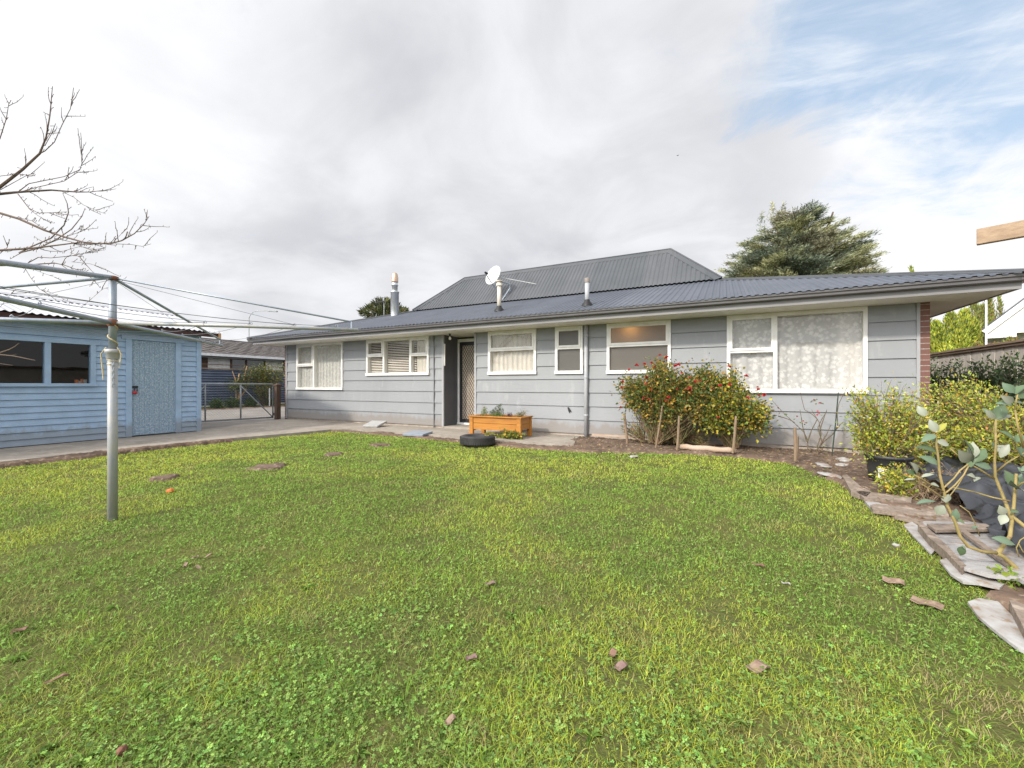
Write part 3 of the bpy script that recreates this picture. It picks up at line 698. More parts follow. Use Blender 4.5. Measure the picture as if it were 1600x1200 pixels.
# roof
RO, RYO = .32, .36
cr = MB(); step = .105/8; y = SY0-.3; prev = None
XE, XRg, XB = SX+RO, SX-1.95, SX-3.9-RO
ZE = 2.435; ZR = onX(0, 458, XRg).z
while y <= SY1+RYO:
    h = .012*math.sin(2*math.pi*y/.105)
    cur = [(XE,y,ZE+h), (XRg,y,ZR+h), (XB,y,ZE+h)]
    if prev: cr.add(prev+cur, [(0,3,4,1), (1,4,5,2)])
    prev = cur; y += step
cr.build('roof', M['shed_roof'], shed)
d = MB(); d.bar((XRg-.12,SY0-.3,ZR+.005),(XRg-.12,SY1+RYO,ZR+.005),.02,.02); d.add([(XRg+.16,SY0-.3,ZR-.03),(XRg+.16,SY1+RYO,ZR-.03),(XRg,SY1+RYO,ZR+.035),(XRg,SY0-.3,ZR+.035),(XRg-.16,SY1+RYO,ZR-.03),(XRg-.16,SY0-.3,ZR-.03)], [(0,1,2,3),(3,2,4,5)]); d.build('ridge_cap', M['shed_roof'], shed)
d = MB(); d.box(XE-.09, XE-.05, SY0-.3, SY1+RYO-.05, ZE-.12, ZE-.02)
sl = (ZR-ZE)/(XE-XRg)
d.bar((XE-.05,SY1+.05,ZE-.075),(XRg,SY1+.05,ZR-.075),.05,.10); d.build('fascia', M['maroon'], shed)
d = MB(); d.box(XE-.05, XE-.0, SY1+RYO-.10, SY1+RYO-.05, ZE-.15, ZE-.015); d.build('rafter_end', M['rawwood'], shed)
d = MB(); d.box(SX-.02, SX+.02, SY0, SY1+.01, EZ-.11, EZ+.01); d.build('frieze', M['shed'], shed)

# ================================================================== CLOTHESLINE
P = G(176, 813); px, py = P.x, P.y
cloth = thing('clothesline', 'old galvanised rotary clothesline with four arms standing on the lawn in front of the shed', 'clothesline', (px, py, 0))
ZCL = at(186, 548, 3.57).z; ZA = 1.705; ZT = at(195, 433, 3.57).z
d = MB(); d.tube([(px,py,-.05),(px,py,ZCL)], .034, 16); d.build('post', M['galvlight'], cloth, smooth=True)
d = MB(); d.tube([(px,py,ZCL-.02),(px,py,ZT+.01)], .027, 16); d.build('mast', M['galv'], cloth, smooth=True)
d = MB(); d.lathe((px,py,ZCL-.075), [(.036,0),(.043,.01),(.045,.05),(.052,.055),(.052,.085),(.03,.09)], 16); d.build('collar', M['galvlight'], cloth, smooth=True)
d = MB(); d.lathe((px,py,ZT-.03), [(.03,0),(.04,.012),(.04,.035),(0,.045)], 14); d.build('top_cap', M['rust'], cloth, smooth=True)
d = MB(); d.lathe((px,py,ZA-.03), [(.03,0),(.036,.01),(.036,.05),(.03,.06)], 14); d.build('hub', M['rust'], cloth, smooth=True)
tips = [Vector((1.49,1.25,0)), Vector((-1.23,1.50,0)), Vector((-1.49,-1.25,0)), Vector((1.23,-1.50,0))]
SAG = [.0, -.01, .0, .02]; rad = [.0165, .0165, .019, .0185]
C0 = Vector((px, py, ZA))
armtips = []
for k, t in enumerate(tips):
    tip = C0+t+Vector((0,0,SAG[k])); armtips.append(tip); dn = t.normalized()
    d = MB(); d.tube([C0+dn*.03, C0+t*.5+Vector((0,0,SAG[k]*.5+.004)), tip+dn*.06], rad[k], 10)
    ao = d.build('arm', M['galvlight' if k == 0 else 'galv'], cloth, smooth=True)
    for f in (.36, .55, .74, .93):
        q = C0+t*f+Vector((0,0,SAG[k]*f+.03)); e = MB()
        e.tube([q+Vector((math.cos(a)*.012*dn.x, math.cos(a)*.012*dn.y, math.sin(a)*.012)) for a in np.linspace(0, 2*math.pi, 9)], .003, 5)
        e.build('eyelet', M['galv'], ao)
    e = MB(); e.tube([tip, tip+Vector((0,0,.075))], .011, 6); e.build('tip_post', M['galv'], ao)
    top = tip+Vector((0,0,.075)); s = MB(); s.tube([(px,py,ZT-.005), top], [.011,.013,.012,.020][k] if k != 0 else .008, 8)
    s.build('stay', M['galv'], cloth, smooth=True)
for f in (.36, .55, .74, .93):
    w = MB()
    for k in range(4):
        a, b = C0+tips[k]*f, C0+tips[(k+1) % 4]*f
        a = a+Vector((0,0,.03+SAG[k]*f)); b = b+Vector((0,0,.03+SAG[(k+1) % 4]*f))
        sag = .03+.05*((k*7+int(f*100)) % 5)/5
        w.tube([a+(b-a)*s_/8-Vector((0,0,sag*4*(s_/8)*(1-s_/8))) for s_ in range(9)], .0022, 5)
    w.build('line', M['wire'], cloth)
w = MB()
for k, (f, g) in enumerate([(.74,.0),(.93,.0),(.55,.0)]):
    w.tube([(px,py,ZT-.02), C0+tips[1]*f+Vector((0,0,.03))] if k == 0 else ([(px,py,ZT-.02), C0+tips[2]*.55+Vector((0,0,.03))] if k == 1 else [(px,py,ZT-.02), C0+tips[0]*.74+Vector((0,0,.03))]), .0018, 4)
w.build('brace_wire', M['wire'], cloth)
rp = MB(); rr = random.Random(2)
pts = []
for i in range(70):
    a = i*.9; z = ZA-.02-(ZA-ZCL+.10)*i/69
    pts.append((px+.036*math.cos(a) if i > 45 else px+.031*math.cos(a*.25), py+(.036 if i > 45 else .031)*math.sin(a if i > 45 else a*.25), z))
rp.tube(pts, .005, 5)
for k in range(4):
    a = rr.uniform(-2.4, .6); rp.tube([(px+.04*math.cos(a),py+.04*math.sin(a),ZCL+.03),(px+.075*math.cos(a),py+.075*math.sin(a),ZCL-.03),(px+.06*math.cos(a),py+.06*math.sin(a),ZCL-.10-.05*k)], .0035, 5)
rp.build('twine', M['rope'], cloth)
ch = MB(); e = Vector((CS, SN, 0))*.035-Vector((-SN, CS, 0))*.03
for k in range(9):
    q = Vector((px, py, ZCL-.09-.026*k))+e; u_ = Vector((1,0,0)) if k % 2 else Vector((0,1,0))
    ch.tube([q+u_*.008*math.cos(a)+Vector((0,0,.017*math.sin(a))) for a in np.linspace(0, 2*math.pi, 9)], .0028, 5)
ch.build('chain', M['galv'], cloth)

# ================================================================== GATE, BROWN POST, IRON FENCE
PX = (-12.90, 8.50)
d = MB(); d.box(PX[0]-.07, PX[0]+.07, PX[1]-.07, PX[1]+.07, 0, 1.14); pb = thing('gate_post', 'square brown timber gate post against the corner of the house', 'post', (PX[0], PX[1], 0))
d.build('shaft', M['post'], pb, bevel=.006)
d = MB(); d.box(PX[0]-.095, PX[0]+.095, PX[1]-.095, PX[1]+.095, 1.14, 1.175); d.add([(PX[0]-.095,PX[1]-.095,1.176),(PX[0]+.095,PX[1]-.095,1.176),(PX[0]+.095,PX[1]+.095,1.176),(PX[0]-.095,PX[1]+.095,1.176),(PX[0],PX[1],1.23)], [(0,1,4),(1,2,4),(2,3,4),(3,0,4)]); d.build('post_cap', M['post'], pb)
gate = thing('pipe_gate', 'grey pipe framed driveway gate between the shed and the house corner', 'gate', (-13.2, 7.0, .06))
g0 = Vector((-13.02, 8.42, 0)); gd = Vector((-13.5, 5.70, 0))-g0
def gp(t, z): return (g0.x+gd.x*t, g0.y+gd.y*t, z)
zt, zb = 1.20, .12
d = MB(); d.tube([gp(0,zb), gp(0,zt), gp(1,zt), gp(1,zb), gp(0,zb)], .024, 8); d.build('frame', M['gatepipe'], gate, smooth=True)
for t in (.335, .665):
    d = MB(); d.tube([gp(t,zb), gp(t,zt)], .022, 8); d.build('upright', M['gatepipe'], gate, smooth=True)
for a, b in ((.345, .01), (.655, .99)):
    d = MB(); d.tube([gp(a,zt-.03), gp(b,zb+.03)], .016, 8); d.build('brace', M['gatepipe'], gate, smooth=True)
d = MB(); q = 14
for i in range(-16, 48):
    for sg in (1, -1):
        pa = []
        L = gd.length; s0 = i*.075
        a = (s0, zb) ; b = (s0+sg*(zt-zb), zt)
        t0, t1 = a[0]/L, b[0]/L
        lo_, hi = 0., 1.
        for (ta, tb, lim, s_) in ((t0, t1, 0., 1), (t0, t1, 1., -1)):
            fa, fb = s_*(ta-lim), s_*(tb-lim)
            if fa < 0 and fb < 0: lo_ = 2
            elif fa < 0: lo_ = max(lo_, fa/(fa-fb))
            elif fb < 0: hi = min(hi, fa/(fa-fb))
        if lo_ < hi:
            f_ = lambda s: gp(t0+(t1-t0)*s, zb+(zt-zb)*s)
            d.tube([f_(lo_), f_(hi)], .0016, 3, cap=False)
d.build('chain_mesh', M['gatepipe'], gate)
for hz in (1.02, .18):
    d = MB(); d.box(PX[0]-.13, PX[0]-.06, PX[1]-.05, PX[1]+.03, hz, hz+.08); d.build('hinge', M['black'], gate)
FXI = -21.8
ife = thing('iron_fence', 'dark blue corrugated iron fence with horizontal ribs beyond the gate', 'fence', (FXI, 9, 0))
d = MB(); z = .18; prev = None
while z < 1.93:
    x = FXI+.028*math.sin(2*math.pi*z/.122)
    cur = ((x,-3,z),(x,24,z))
    if prev: d.add([prev[0],prev[1],cur[1],cur[0]], [(0,1,2,3)])
    prev = cur; z += .122/8
d.build('sheeting', M['ironfence'], ife)
d = MB(); d.box(FXI-.05, FXI+.06, -3, 24, 1.93, 1.975); d.build('top_rail', M['oldboard'], ife)
d = MB()
for y in (9.7, 12.7): d.box(FXI-.06, FXI-.02, y-.03, y+.03, 1.97, 2.19)
d.tube([(FXI-.04,-3,2.19),(FXI-.04,15,2.14)], .02, 6); d.build('wire_rail', M['post'], ife)
soil_patch('driveway_soil', [(-21.7,-3),(-20.3,-3),(-20.2,8),(-20.0,13),(-20.3,20),(-21.7,20)], .06, .1, M['soil'], cell=.12)

# ================================================================== NEIGHBOUR ON THE LEFT
NX = -24.6
nb = thing('neighbour_house', 'white neighbouring house with brown tiled roof behind the iron fence', 'house', (NX-4, 9, 0))
d = MB(); d.box(NX-8, NX, -8, 26, 0, 2.62); d.build('wall', M['nwall'], nb)
zg = 2.84; NE = NX+.55
tr = MB(); rows = 9; zr_top = 3.95; xr = NX-3.5
for i in range(rows):
    t0, t1 = i/rows, (i+1)/rows
    xa, xb = NE+.06+(xr-NE-.06)*t0, NE+.06+(xr-NE-.06)*t1; za, zb2 = zg+(zr_top-zg)*t0+.03, zg+(zr_top-zg)*t1
    yy = -8.5; k = 0
    while yy < 26.5:
        dz = .012 if (k+i) % 2 else -.006
        tr.add([(xa,yy,za+dz),(xa,yy+.33,za+dz),(xb,yy+.33,zb2+dz),(xb,yy,zb2+dz)], [(0,1,2,3)]); tr.add([(xa,yy,za+dz),(xa,yy+.33,za+dz),(xa,yy+.33,za-.05),(xa,yy,za-.05)], [(0,1,2,3)])
        yy += .33; k += 1
tr.add([(xr,-8.5,zr_top),(xr,26.5,zr_top),(NX-8.5,26.5,zg-.2),(NX-8.5,-8.5,zg-.2)], [(0,1,2,3)])
tr.build('roof', M['ntile'], nb)
d = MB(); d.tube([(xr,-8.5,zr_top),(xr,26.5,zr_top)], .09, 8); d.build('ridge_tiles', M['ntile'], nb)
d = MB(); d.box(NE-.02, NE+.10, -8.5, 26.5, zg-.14, zg+.0); d.build('gutter', M['ntrim'], nb)
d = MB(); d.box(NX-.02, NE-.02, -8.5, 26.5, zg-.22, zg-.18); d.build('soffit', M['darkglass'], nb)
def nu(u): return onX(u, 570, NX).y
def npanel(u0, u1, z0, z1, m, nm):
    d = MB(); d.box(NX, NX+.035, nu(u0), nu(u1), z0, z1); return d.build(nm, m, nb)
npanel(300, 324, .3, 2.60, M['post'], 'brown_panel')
npanel(360, 413.5, 1.3, 2.6, M['darkglass'], 'window'); npanel(442, 452, .9, 2.6, M['darkglass'], 'window')
for u in (360.5, 384, 413):
    d = MB(); d.box(NX+.036, NX+.06, nu(u)-.05, nu(u)+.05, 1.3, 2.6); d.build('window_post', M['post'], nb)
d = MB()
for i in range(60):
    y = nu(325)+(nu(360)-nu(325))*i/26
    if nu(360) < y < nu(413.5): continue
    if y > nu(442): break
    d.box(NX+.001, NX+.012, y-.008, y+.008, .3, 2.6)
d.build('wall_batten', M['ntrim'], nb)
# ================================================================== NEIGHBOUR ON THE RIGHT
c0 = at(1545, 516, 14.1)
rn = thing('gabled_house', 'white gabled neighbouring house with grey roof beyond the timber fence', 'house', (c0.x, c0.y, 0))
x0, z0 = c0.x, c0.z; hw = 3.1; sl = 1.02; yg = c0.y
d = MB(); d.add([(x0+.55,yg+.6,0),(x0+2*hw-.55,yg+.6,0),(x0+2*hw-.55,yg+.6,z0+.3),(x0+hw,yg+.6,z0+hw*sl-.1),(x0+.55,yg+.6,z0+.3),
                 (x0+.55,yg+9,0),(x0+2*hw-.55,yg+9,0),(x0+2*hw-.55,yg+9,z0+.3),(x0+hw,yg+9,z0+hw*sl-.1),(x0+.55,yg+9,z0+.3)], [(0,1,2,3,4),(5,6,7,8,9),(0,4,9,5),(1,2,7,6)]); d.build('wall', M['nwall'], rn)
d = MB(); d.bar((x0-.12,yg+4.7,z0+.02),(x0+hw,yg+4.7,z0+hw*sl+.14),9.6,.09,up=(-1,0,1)); d.bar((x0+2*hw+.12,yg+4.7,z0+.02),(x0+hw,yg+4.7,z0+hw*sl+.14),9.6,.09,up=(1,0,1)); d.build('roof', M['roof_up'], rn)
d = MB(); d.add([(x0-.08,yg-.08,z0-.15),(x0+hw,yg-.08,z0+hw*sl+.03),(x0+2*hw+.08,yg-.08,z0-.15)], [(0,1,2)]); d.build('gable_end', M['soffit'], rn)
d = MB(); d.bar((x0-.10,yg-.13,z0-.08),(x0+hw,yg-.13,z0+hw*sl+.03),.04,.16,up=(-1,0,1)); d.bar((x0+2*hw+.1,yg-.13,z0-.08),(x0+hw,yg-.13,z0+hw*sl+.03),.04,.16,up=(1,0,1)); d.build('barge_board', M['ntrim'], rn)
d = MB(); d.box(x0-.08, x0+.6, yg-.08, yg+9, z0-.28, z0-.15); d.build('eave_box', M['ntrim'], rn)
d = MB(); d.box(x0+1.1, x0+2.3, yg+.56, yg+.62, 1.0, z0-.25); d.build('window', M['darkglass'], rn)
rn.rotation_euler.z = -math.atan2(.60, 1.43)
p = G(1541, 640, 0); c = at(1541, 600, 13.0); zt_ = at(1541, 440, 13.0).z
d = MB(); d.tube([(c.x,c.y,0),(c.x,c.y,zt_)], [.032,.02], 10); tag(d.build('white_pole', M['ntrim'], smooth=True), 'thin white pole rising beside the gabled house past the eave corner', 'pole')

# ================================================================== TIMBER FENCE ON THE RIGHT
FX, FZ = 4.72, 1.93
tf = thing('timber_fence', 'grey weathered timber paling fence with a brown cap along the right side', 'fence', (FX, 12, 0))
d = MB(); y = -1.0; rr = random.Random(8)
while y < 26:
    w_ = rr.uniform(.135, .155); dx = rr.uniform(-.006, .006)
    d.box(FX-.012+dx, FX+.012+dx, y, y+w_-.006, .05, FZ-rr.uniform(0,.02)); y += w_
d.build('paling', M['fencewood'], tf)
d = MB(); d.box(FX-.07, FX+.07, -1, 26, FZ, FZ+.04); d.box(FX-.05, FX-.02, -1, 26, FZ-.05, FZ); d.build('fence_cap', M['fencecap'], tf)
d = MB(); 
for z in (.5, 1.2): d.box(FX+.02, FX+.07, -1, 26, z, z+.09)
d.build('rail', M['fencecap'], tf)

# ================================================================== PERGOLA BEAM (upper right)
e0 = at(1526, 371, 3.0); bd_ = Vector((.915, -.40, .0)).normalized()
pg = thing('pergola_frame', 'raw timber beam end jutting in at the upper right against the sky', 'beam', (e0.x+1.6, e0.y-.7, 0))
d = MB(); d.bar(e0, e0+bd_*2.6, .045, .112); d.build('beam', M['beam'], pg, bevel=.003)
q = e0+bd_*1.5
d = MB(); d.box(q.x-.05, q.x+.05, q.y+.03, q.y+.13, 0, q.z+.056); d.build('post', M['beam'], pg)

# ================================================================== SMALL THINGS NEAR THE HOUSE
pl = thing('planter_box', 'orange oiled timber planter box on legs below the second kitchen window', 'planter', (-4.32, 7.92, .04))
x0, x1, y0, y1 = -4.95, -3.70, 7.63, 8.20; zt = .475
for (a, b) in ((x0,y0),(x1-.09,y0),(x0,y1-.07),(x1-.09,y1-.07)):
    d = MB(); d.box(a, a+.09, b, b+.07, .045, zt); d.build('leg', M['stain'], pl, bevel=.004)
for (ya, yb) in ((y0+.02,y0+.045),(y1-.045,y1-.02)):
    d = MB(); d.box(x0+.09, x1-.09, ya, yb, .345, zt-.002); d.box(x0+.09, x1-.09, ya, yb, .205, .338); d.build('side_panel', M['stain'], pl, bevel=.003)
for (xa, xb) in ((x0+.02,x0+.045),(x1-.045,x1-.02)):
    d = MB(); d.box(xa, xb, y0+.07, y1-.07, .345, zt-.002)
    d.add([(xa,y0+.07,.338),(xa,y1-.07,.338),(xa,y1-.07,.20),(xa,y1-.16,.235),(xa,y0+.16,.235),(xa,y0+.07,.20)], [tuple(range(6))])
    d.add([(xb,y0+.07,.338),(xb,y1-.07,.338),(xb,y1-.07,.20),(xb,y1-.16,.235),(xb,y0+.16,.235),(xb,y0+.07,.20)], [tuple(range(6))]); d.build('end_panel', M['stain'], pl)
d = MB(); d.box(x0-.02, x1+.02, y0-.02, y0+.075, zt, zt+.024); d.box(x0-.02, x1+.02, y1-.075, y1+.02, zt, zt+.024); d.box(x0-.02, x0+.075, y0+.075, y1-.075, zt, zt+.024); d.box(x1-.075, x1+.02, y0+.075, y1-.075, zt, zt+.024); d.build('rim', M['stain'], pl, bevel=.004)
d = MB(); d.box(x0+.046, x1-.046, y0+.046, y1-.046, .25, .455); d.build('potting_soil', M['soil'], pl)
c = Vector((-4.22, 6.80, .015))
ty = thing('worn_tyre', 'worn black car tyre lying flat on the soil before the planter', 'tyre', c)  # an old car tyre, not a made planter; a seedling grows inside
pr = [(.19,.02),(.175,.06),(.185,.12),(.20,.165),(.235,.185),(.285,.185),(.318,.172),(.332,.15),(.335,.10),(.332,.05),(.318,.028),(.285,.012),(.235,.01),(.19,.02)]
d = MB(); d.lathe(c, pr, 40); d.build('carcass', M['rubber'], ty, smooth=True)
d = MB()
for k in range(48):
    a = 2*math.pi*k/48
    for zc, off in ((.06,0),(.135,.5)):
        t = a+off*2*math.pi/48; e1 = Vector((math.cos(t), math.sin(t), 0)); e2 = Vector((-e1.y, e1.x, .35))
        d.obox(c+e1*.336+Vector((0,0,zc)), e1*.004, e2*.015, Vector((0,0,.026)))
for rr_ in (.098,): 
    pass
d.build('tread', M['rubber'], ty)
def slab(name, c, sx, sy, th, rot, tilt, m, label, cat, axis='x', group=None):
    d = MB(); Rm = Matrix.Rotation(rot, 3, 'Z') @ Matrix.Rotation(tilt, 3, axis.upper())
    d.obox(c, Rm @ Vector((sx/2,0,0)), Rm @ Vector((0,sy/2,0)), Rm @ Vector((0,0,th/2)))
    return tag(d.build(name, m, bevel=.006), label, cat, group)
slab('concrete_paver', Vector((-8.22, 8.10, .135)), .46, .42, .045, .15, R(14), M['paver'], 'pale grey paver leaning up on the path below the blind window', 'paver')
slab('concrete_paver', Vector((-6.13, 7.33, .075)), .52, .42, .05, .12, R(4), M['paverblue'], 'blue grey paver lying on the soil left of the tyre', 'paver')
# stakes by the roses
def stake(u0, v0, u1, v1, Y, r, label, m='stake', name='garden_stake', group=None):
    a, b = onY(u0, v0, Y), onY(u1, v1, Y); a.z = min(a.z, .1)-.04
    d = MB(); d.tube([a, (a+b)/2+Vector((.004,0,0)), b], [r, r*1.02, r*.9], 7); return tag(d.build(name, M[m]), label, 'stake', group)
stake(980.5,694, 975,646, 8.10, .026, 'thick leaning wooden stake at the left edge of the rose bushes')
stake(1024,700, 1035,634, 7.78, .016, 'thin slanting wooden stake under the red rose bush')
stake(1058,700, 1061,650, 7.72, .02, 'upright wooden stake at the left end of the pale log')
stake(1145,702, 1150,650, 7.62, .02, 'wooden stake at the right end of the pale log')
stake(1243,716, 1242,668, 7.22, .022, 'short pale wooden peg standing alone in front of the bare rose')
stake(1245,706, 1246,682, 7.45, .02, 'shorter wooden peg half hidden behind the pale peg')
stake(1300,703, 1310,613, 8.1, .009, 'thin dark green metal stake beside the bare rose', 'greenmetal', 'metal_stake')
a, b = G(1062, 701, .05), G(1150, 708, .05)
d = MB(); n = 8; d.tube([a+(b-a)*i/n+Vector((0,0,.035+.008*math.sin(i*2))) for i in range(n+1)], [.042,.05,.047,.052,.046,.05,.045,.048,.038], 9); tag(d.build('pale_log', M['log'], smooth=True), 'pale bleached log lying in front of the rose bushes', 'log')
a, b = onY(925,681,8.45), onY(1015,692,8.5); a.z = b.z = .13
d = MB(); d.bar(a, b, .05, .04); tag(d.build('loose_batten', M['log']), 'long thin timber batten along the wall behind the left stake', 'batten')
# ================================================================== FOLIAGE TOOLS
def unit(a): return a/np.maximum(np.linalg.norm(a, axis=-1, keepdims=True), 1e-9)
def rnd_unit(n, rng, up=0.):
    v = rng.normal(size=(n, 3)); v[:, 2] += up; return unit(v)
def pick(pal, n, rng, jit=.18):
    """pal: list of (weight, (r,g,b))"""
    w = np.array([p[0] for p in pal], float); c = np.array([p[1] for p in pal]); i = rng.choice(len(pal), n, p=w/w.sum())
    return np.clip(c[i]*(1+rng.normal(0, jit, (n, 1)))*(1+rng.normal(0, jit*.35, (n, 3))), .004, .9)
def leaves(P, A, L, W, col, rng, fold=.18, droop=.12):
    n = len(P); Nn = rng.normal(size=(n, 3)); Sd = unit(np.cross(A, Nn)); Nv = np.cross(Sd, A)
    L = np.broadcast_to(np.asarray(L, float).reshape(-1, 1), (n, 1)); W = np.broadcast_to(np.asarray(W, float).reshape(-1, 1), (n, 1))
    mid = P+A*L*.48
    v = np.stack([P, mid+Sd*W*.5+Nv*W*fold, P+A*L-np.array([0,0,1.])*L*droop, mid-Sd*W*.5+Nv*W*fold], 1)
    F = np.arange(n)[:, None]*4+np.array([[0,1,2,0,2,3]]); F = F.reshape(-1, 3)
    return v.reshape(-1, 3), F, np.repeat(col, 4, 0)
class Leafy:
    def __init__(s): s.V = []; s.F = []; s.C = []; s.n = 0
    def add(s, v, f, c): s.V.append(v); s.F.append(f+s.n); s.C.append(c); s.n += len(v)
    def build(s, name, m, parent=None): return mesh_np(name, np.concatenate(s.V), np.concatenate(s.F), m, np.concatenate(s.C), parent)
def shrub(root, seed, bases, blobs, n_tw, lf, L, W, pal, stemm, leaf_name='foliage', stem_r=.006, start=.45, side=3, spread=.10, up=.3, leafm='leaf', stem_name='stems', arch=.12):
    """twigs run from a base to points inside the blobs; leaves sit along their outer part. blobs: (centre, (rx,ry,rz), weight)"""
    rng = np.random.default_rng(seed); st = MB(); LV = Leafy()
    w = np.array([b[2] for b in blobs], float); w /= w.sum(); PP = []; AA = []
    for i in range(n_tw):
        c, r, _ = blobs[rng.choice(len(blobs), p=w)]
        q = unit(rng.normal(size=3))*(rng.random()**.45); e = np.array(c)+q*np.array(r)*(1+(.45*rng.random() if rng.random() < .22 else 0))
        b = np.array(bases[rng.integers(len(bases))])+np.append(rng.normal(0, .03, 2), 0)
        m_ = (b+e)/2; m_[2] += arch*np.linalg.norm(e-b)*rng.random(); m_ += rng.normal(0, .06, 3)
        t = np.linspace(0, 1, 7)[:, None]; path = (1-t)**2*b+2*t*(1-t)*m_+t*t*e
        if stem_r: st.tube([tuple(p) for p in path], list(np.linspace(stem_r, stem_r*.35, 7)), 4, cap=False)
        tt = start+(1-start)*rng.random(lf)[:, None]
        p = (1-tt)**2*b+2*tt*(1-tt)*m_+tt*tt*e
        off = rng.normal(0, spread, (lf, 3))*(rng.random((lf, 1))**.5); p = p+off
        a = unit(off+rng.normal(0, .05, (lf, 3))+(e-m_)*.15+np.array([0, 0, up*.06]))
        PP.append(p); AA.append(a)
        for k in range(side if stem_r else 0):
            j = rng.integers(len(p)); st.tube([tuple(path[4]), tuple((path[4]+p[j])/2+rng.normal(0,.01,3)), tuple(p[j])], [stem_r*.5, stem_r*.35, stem_r*.2], 3, cap=False)
    P = np.concatenate(PP); A = np.concatenate(AA); ok = P[:, 2] > .02; P, A = P[ok], A[ok]; n = len(P)
    LV.add(*leaves(P, A, L*rng.uniform(.5, 1.35, n), W*rng.uniform(.5, 1.35, n), pick(pal, n, rng), rng))
    if stem_r: st.build(stem_name, M[stemm], root)
    LV.build(leaf_name, M[leafm], root)
    return P
GR, DG, OL, YG, YE, ORG_, BRN = (.12,.185,.05), (.07,.115,.035), (.26,.24,.06), (.30,.33,.045), (.55,.43,.05), (.46,.24,.06), (.22,.12,.06)
# ------------------------------------------------------------------ roses by the wall
def bloom_mesh(seed, r=.038):
    rng = np.random.default_rng(seed); LV = Leafy(); n = 22
    az = rng.random(n)*6.28; el = np.linspace(1.35, -.1, n)
    A = np.stack([np.cos(az)*np.cos(el), np.sin(az)*np.cos(el), np.sin(el)], 1)
    col = np.array([.50,.055,.045])*rng.uniform(.6, 1.25, (n, 1))+np.array([.06,.02,.03])*rng.random((n, 1))
    LV.add(*leaves(np.zeros((n, 3)), A, r*rng.uniform(.8, 1.1, n), r*1.0, col, rng, fold=.25, droop=.1)); return LV
def add_blooms(root, pts, seed):
    LV = bloom_mesh(seed); first = None
    for i, p in enumerate(pts):
        if first is None:
            V = np.concatenate(LV.V)+np.array(p); first = mesh_np('bloom', V, np.concatenate(LV.F), M['petal'], np.concatenate(LV.C), root); o = first
            me = o.data; me.transform(Matrix.Translation(-(Vector(p)-ORG[root.name]))); o.location = Vector(p)-ORG[root.name]
        else:
            o = first.copy(); COL.objects.link(o); o.parent = root; o.location = Vector(p)-ORG[root.name]
            o.rotation_euler = (random.uniform(-.6,.6), random.uniform(-.6,.6), random.random()*6); k = random.uniform(.6, 1.1); o.scale = (k, k, k)
def B(u, v, Y, rx, ry, rz, w=1): 
    p = onY(u, v, Y); return (tuple(p), (rx, ry, rz), w)
rose_pal = [(4,GR),(2,DG),(2.4,OL),(1.7,(.36,.24,.06)),(1.2,ORG_),(.7,YE)]
b0 = onY(1018, 690, 8.15); b0.z = .09
r1 = thing('rose_bush', 'dense green rose bush covered in red blooms under the frosted window', 'rose bush', b0)
shrub(r1, 1, [(b0.x,b0.y,.08),(b0.x+.15,b0.y-.1,.08),(b0.x+.5,b0.y,.09)],
      [B(1002,602,8.0,.40,.3,.30),B(1038,598,7.95,.36,.3,.40,1.3),B(1078,600,8.0,.42,.3,.36,1.2),B(1098,620,7.95,.40,.32,.40,1.2),B(1030,630,8.0,.38,.3,.22),B(985,610,8.0,.20,.2,.26,.6),B(1030,573,8.0,.15,.15,.12,.3),B(1108,590,8.1,.2,.15,.16,.4)], 250, 62, .052, .040, rose_pal, 'greenstem', spread=.10, start=.74, stem_r=.007)
bl = [(973,597),(971,606),(983,578),(995,571),(1007,569),(1018,567),(1031,555),(1042,558),(1055,572),(1010,590),(1009,600),(1018,610),(1006,622),(1014,625),(1040,560),(1058,608),(1045,621),(1041,626),(1053,626),(1078,590),(1086,597),(1094,595),(1078,607),(1072,609),(1080,613),(1113,607),(1125,603),(1065,583),(1023,574),(1060,570)]
add_blooms(r1, [tuple(onY(u, v, 7.66+.12*(k % 3 == 0))) for k, (u, v) in enumerate(bl)], 3)
b1 = onY(1148, 696, 8.15); b1.z = .09
r2 = thing('rose_bush', 'spreading yellowing rose bush in front of the large lace window', 'rose bush', b1)
shrub(r2, 2, [(b1.x,b1.y,.08),(b1.x-.1,b1.y+.1,.08)], [B(1120,630,8.0,.32,.3,.30),B(1150,625,8.0,.34,.3,.28,1.2),B(1178,640,8.0,.26,.3,.30),B(1195,648,8.05,.16,.2,.22,.5),B(1108,600,8.05,.24,.25,.26,.7),B(1125,598,8.05,.22,.25,.22,.5),B(1118,650,7.95,.28,.25,.14),B(1140,588,8.2,.1,.1,.16,.25)], 150, 56, .054, .042,
      [(3,GR),(2,DG),(2.5,OL),(2.2,YG),(2.2,YE),(.9,ORG_)], 'greenstem', spread=.10, stem_r=.007, start=.72)
add_blooms(r2, [tuple(onY(u, v, 7.7)) for u, v in [(1139,573),(1140,601),(1184,605),(1185,609),(1194,617),(1185,618),(1166,588),(1123,653),(1168,622)]], 4)
b2 = onY(985, 690, 8.25); b2.z = .09
r3 = thing('rose_bush', 'sparse low rose with a single red bloom left of the dense red rose', 'rose bush', b2)
shrub(r3, 5, [(b2.x+.25,b2.y,.08)], [B(972,668,8.15,.16,.1,.12),B(985,655,8.15,.14,.1,.2),B(1000,670,8.1,.15,.1,.2),B(1005,640,8.1,.2,.1,.12,.5)], 30, 6, .042, .03, rose_pal, 'greenstem', spread=.06, stem_r=.008)
add_blooms(r3, [tuple(onY(970, 637, 8.05))], 6)
b3 = onY(1100, 692, 8.3); b3.z = .09
r4 = thing('straggly_shrub', 'twiggy thin green shrub low beneath the rose crowns', 'shrub', b3)
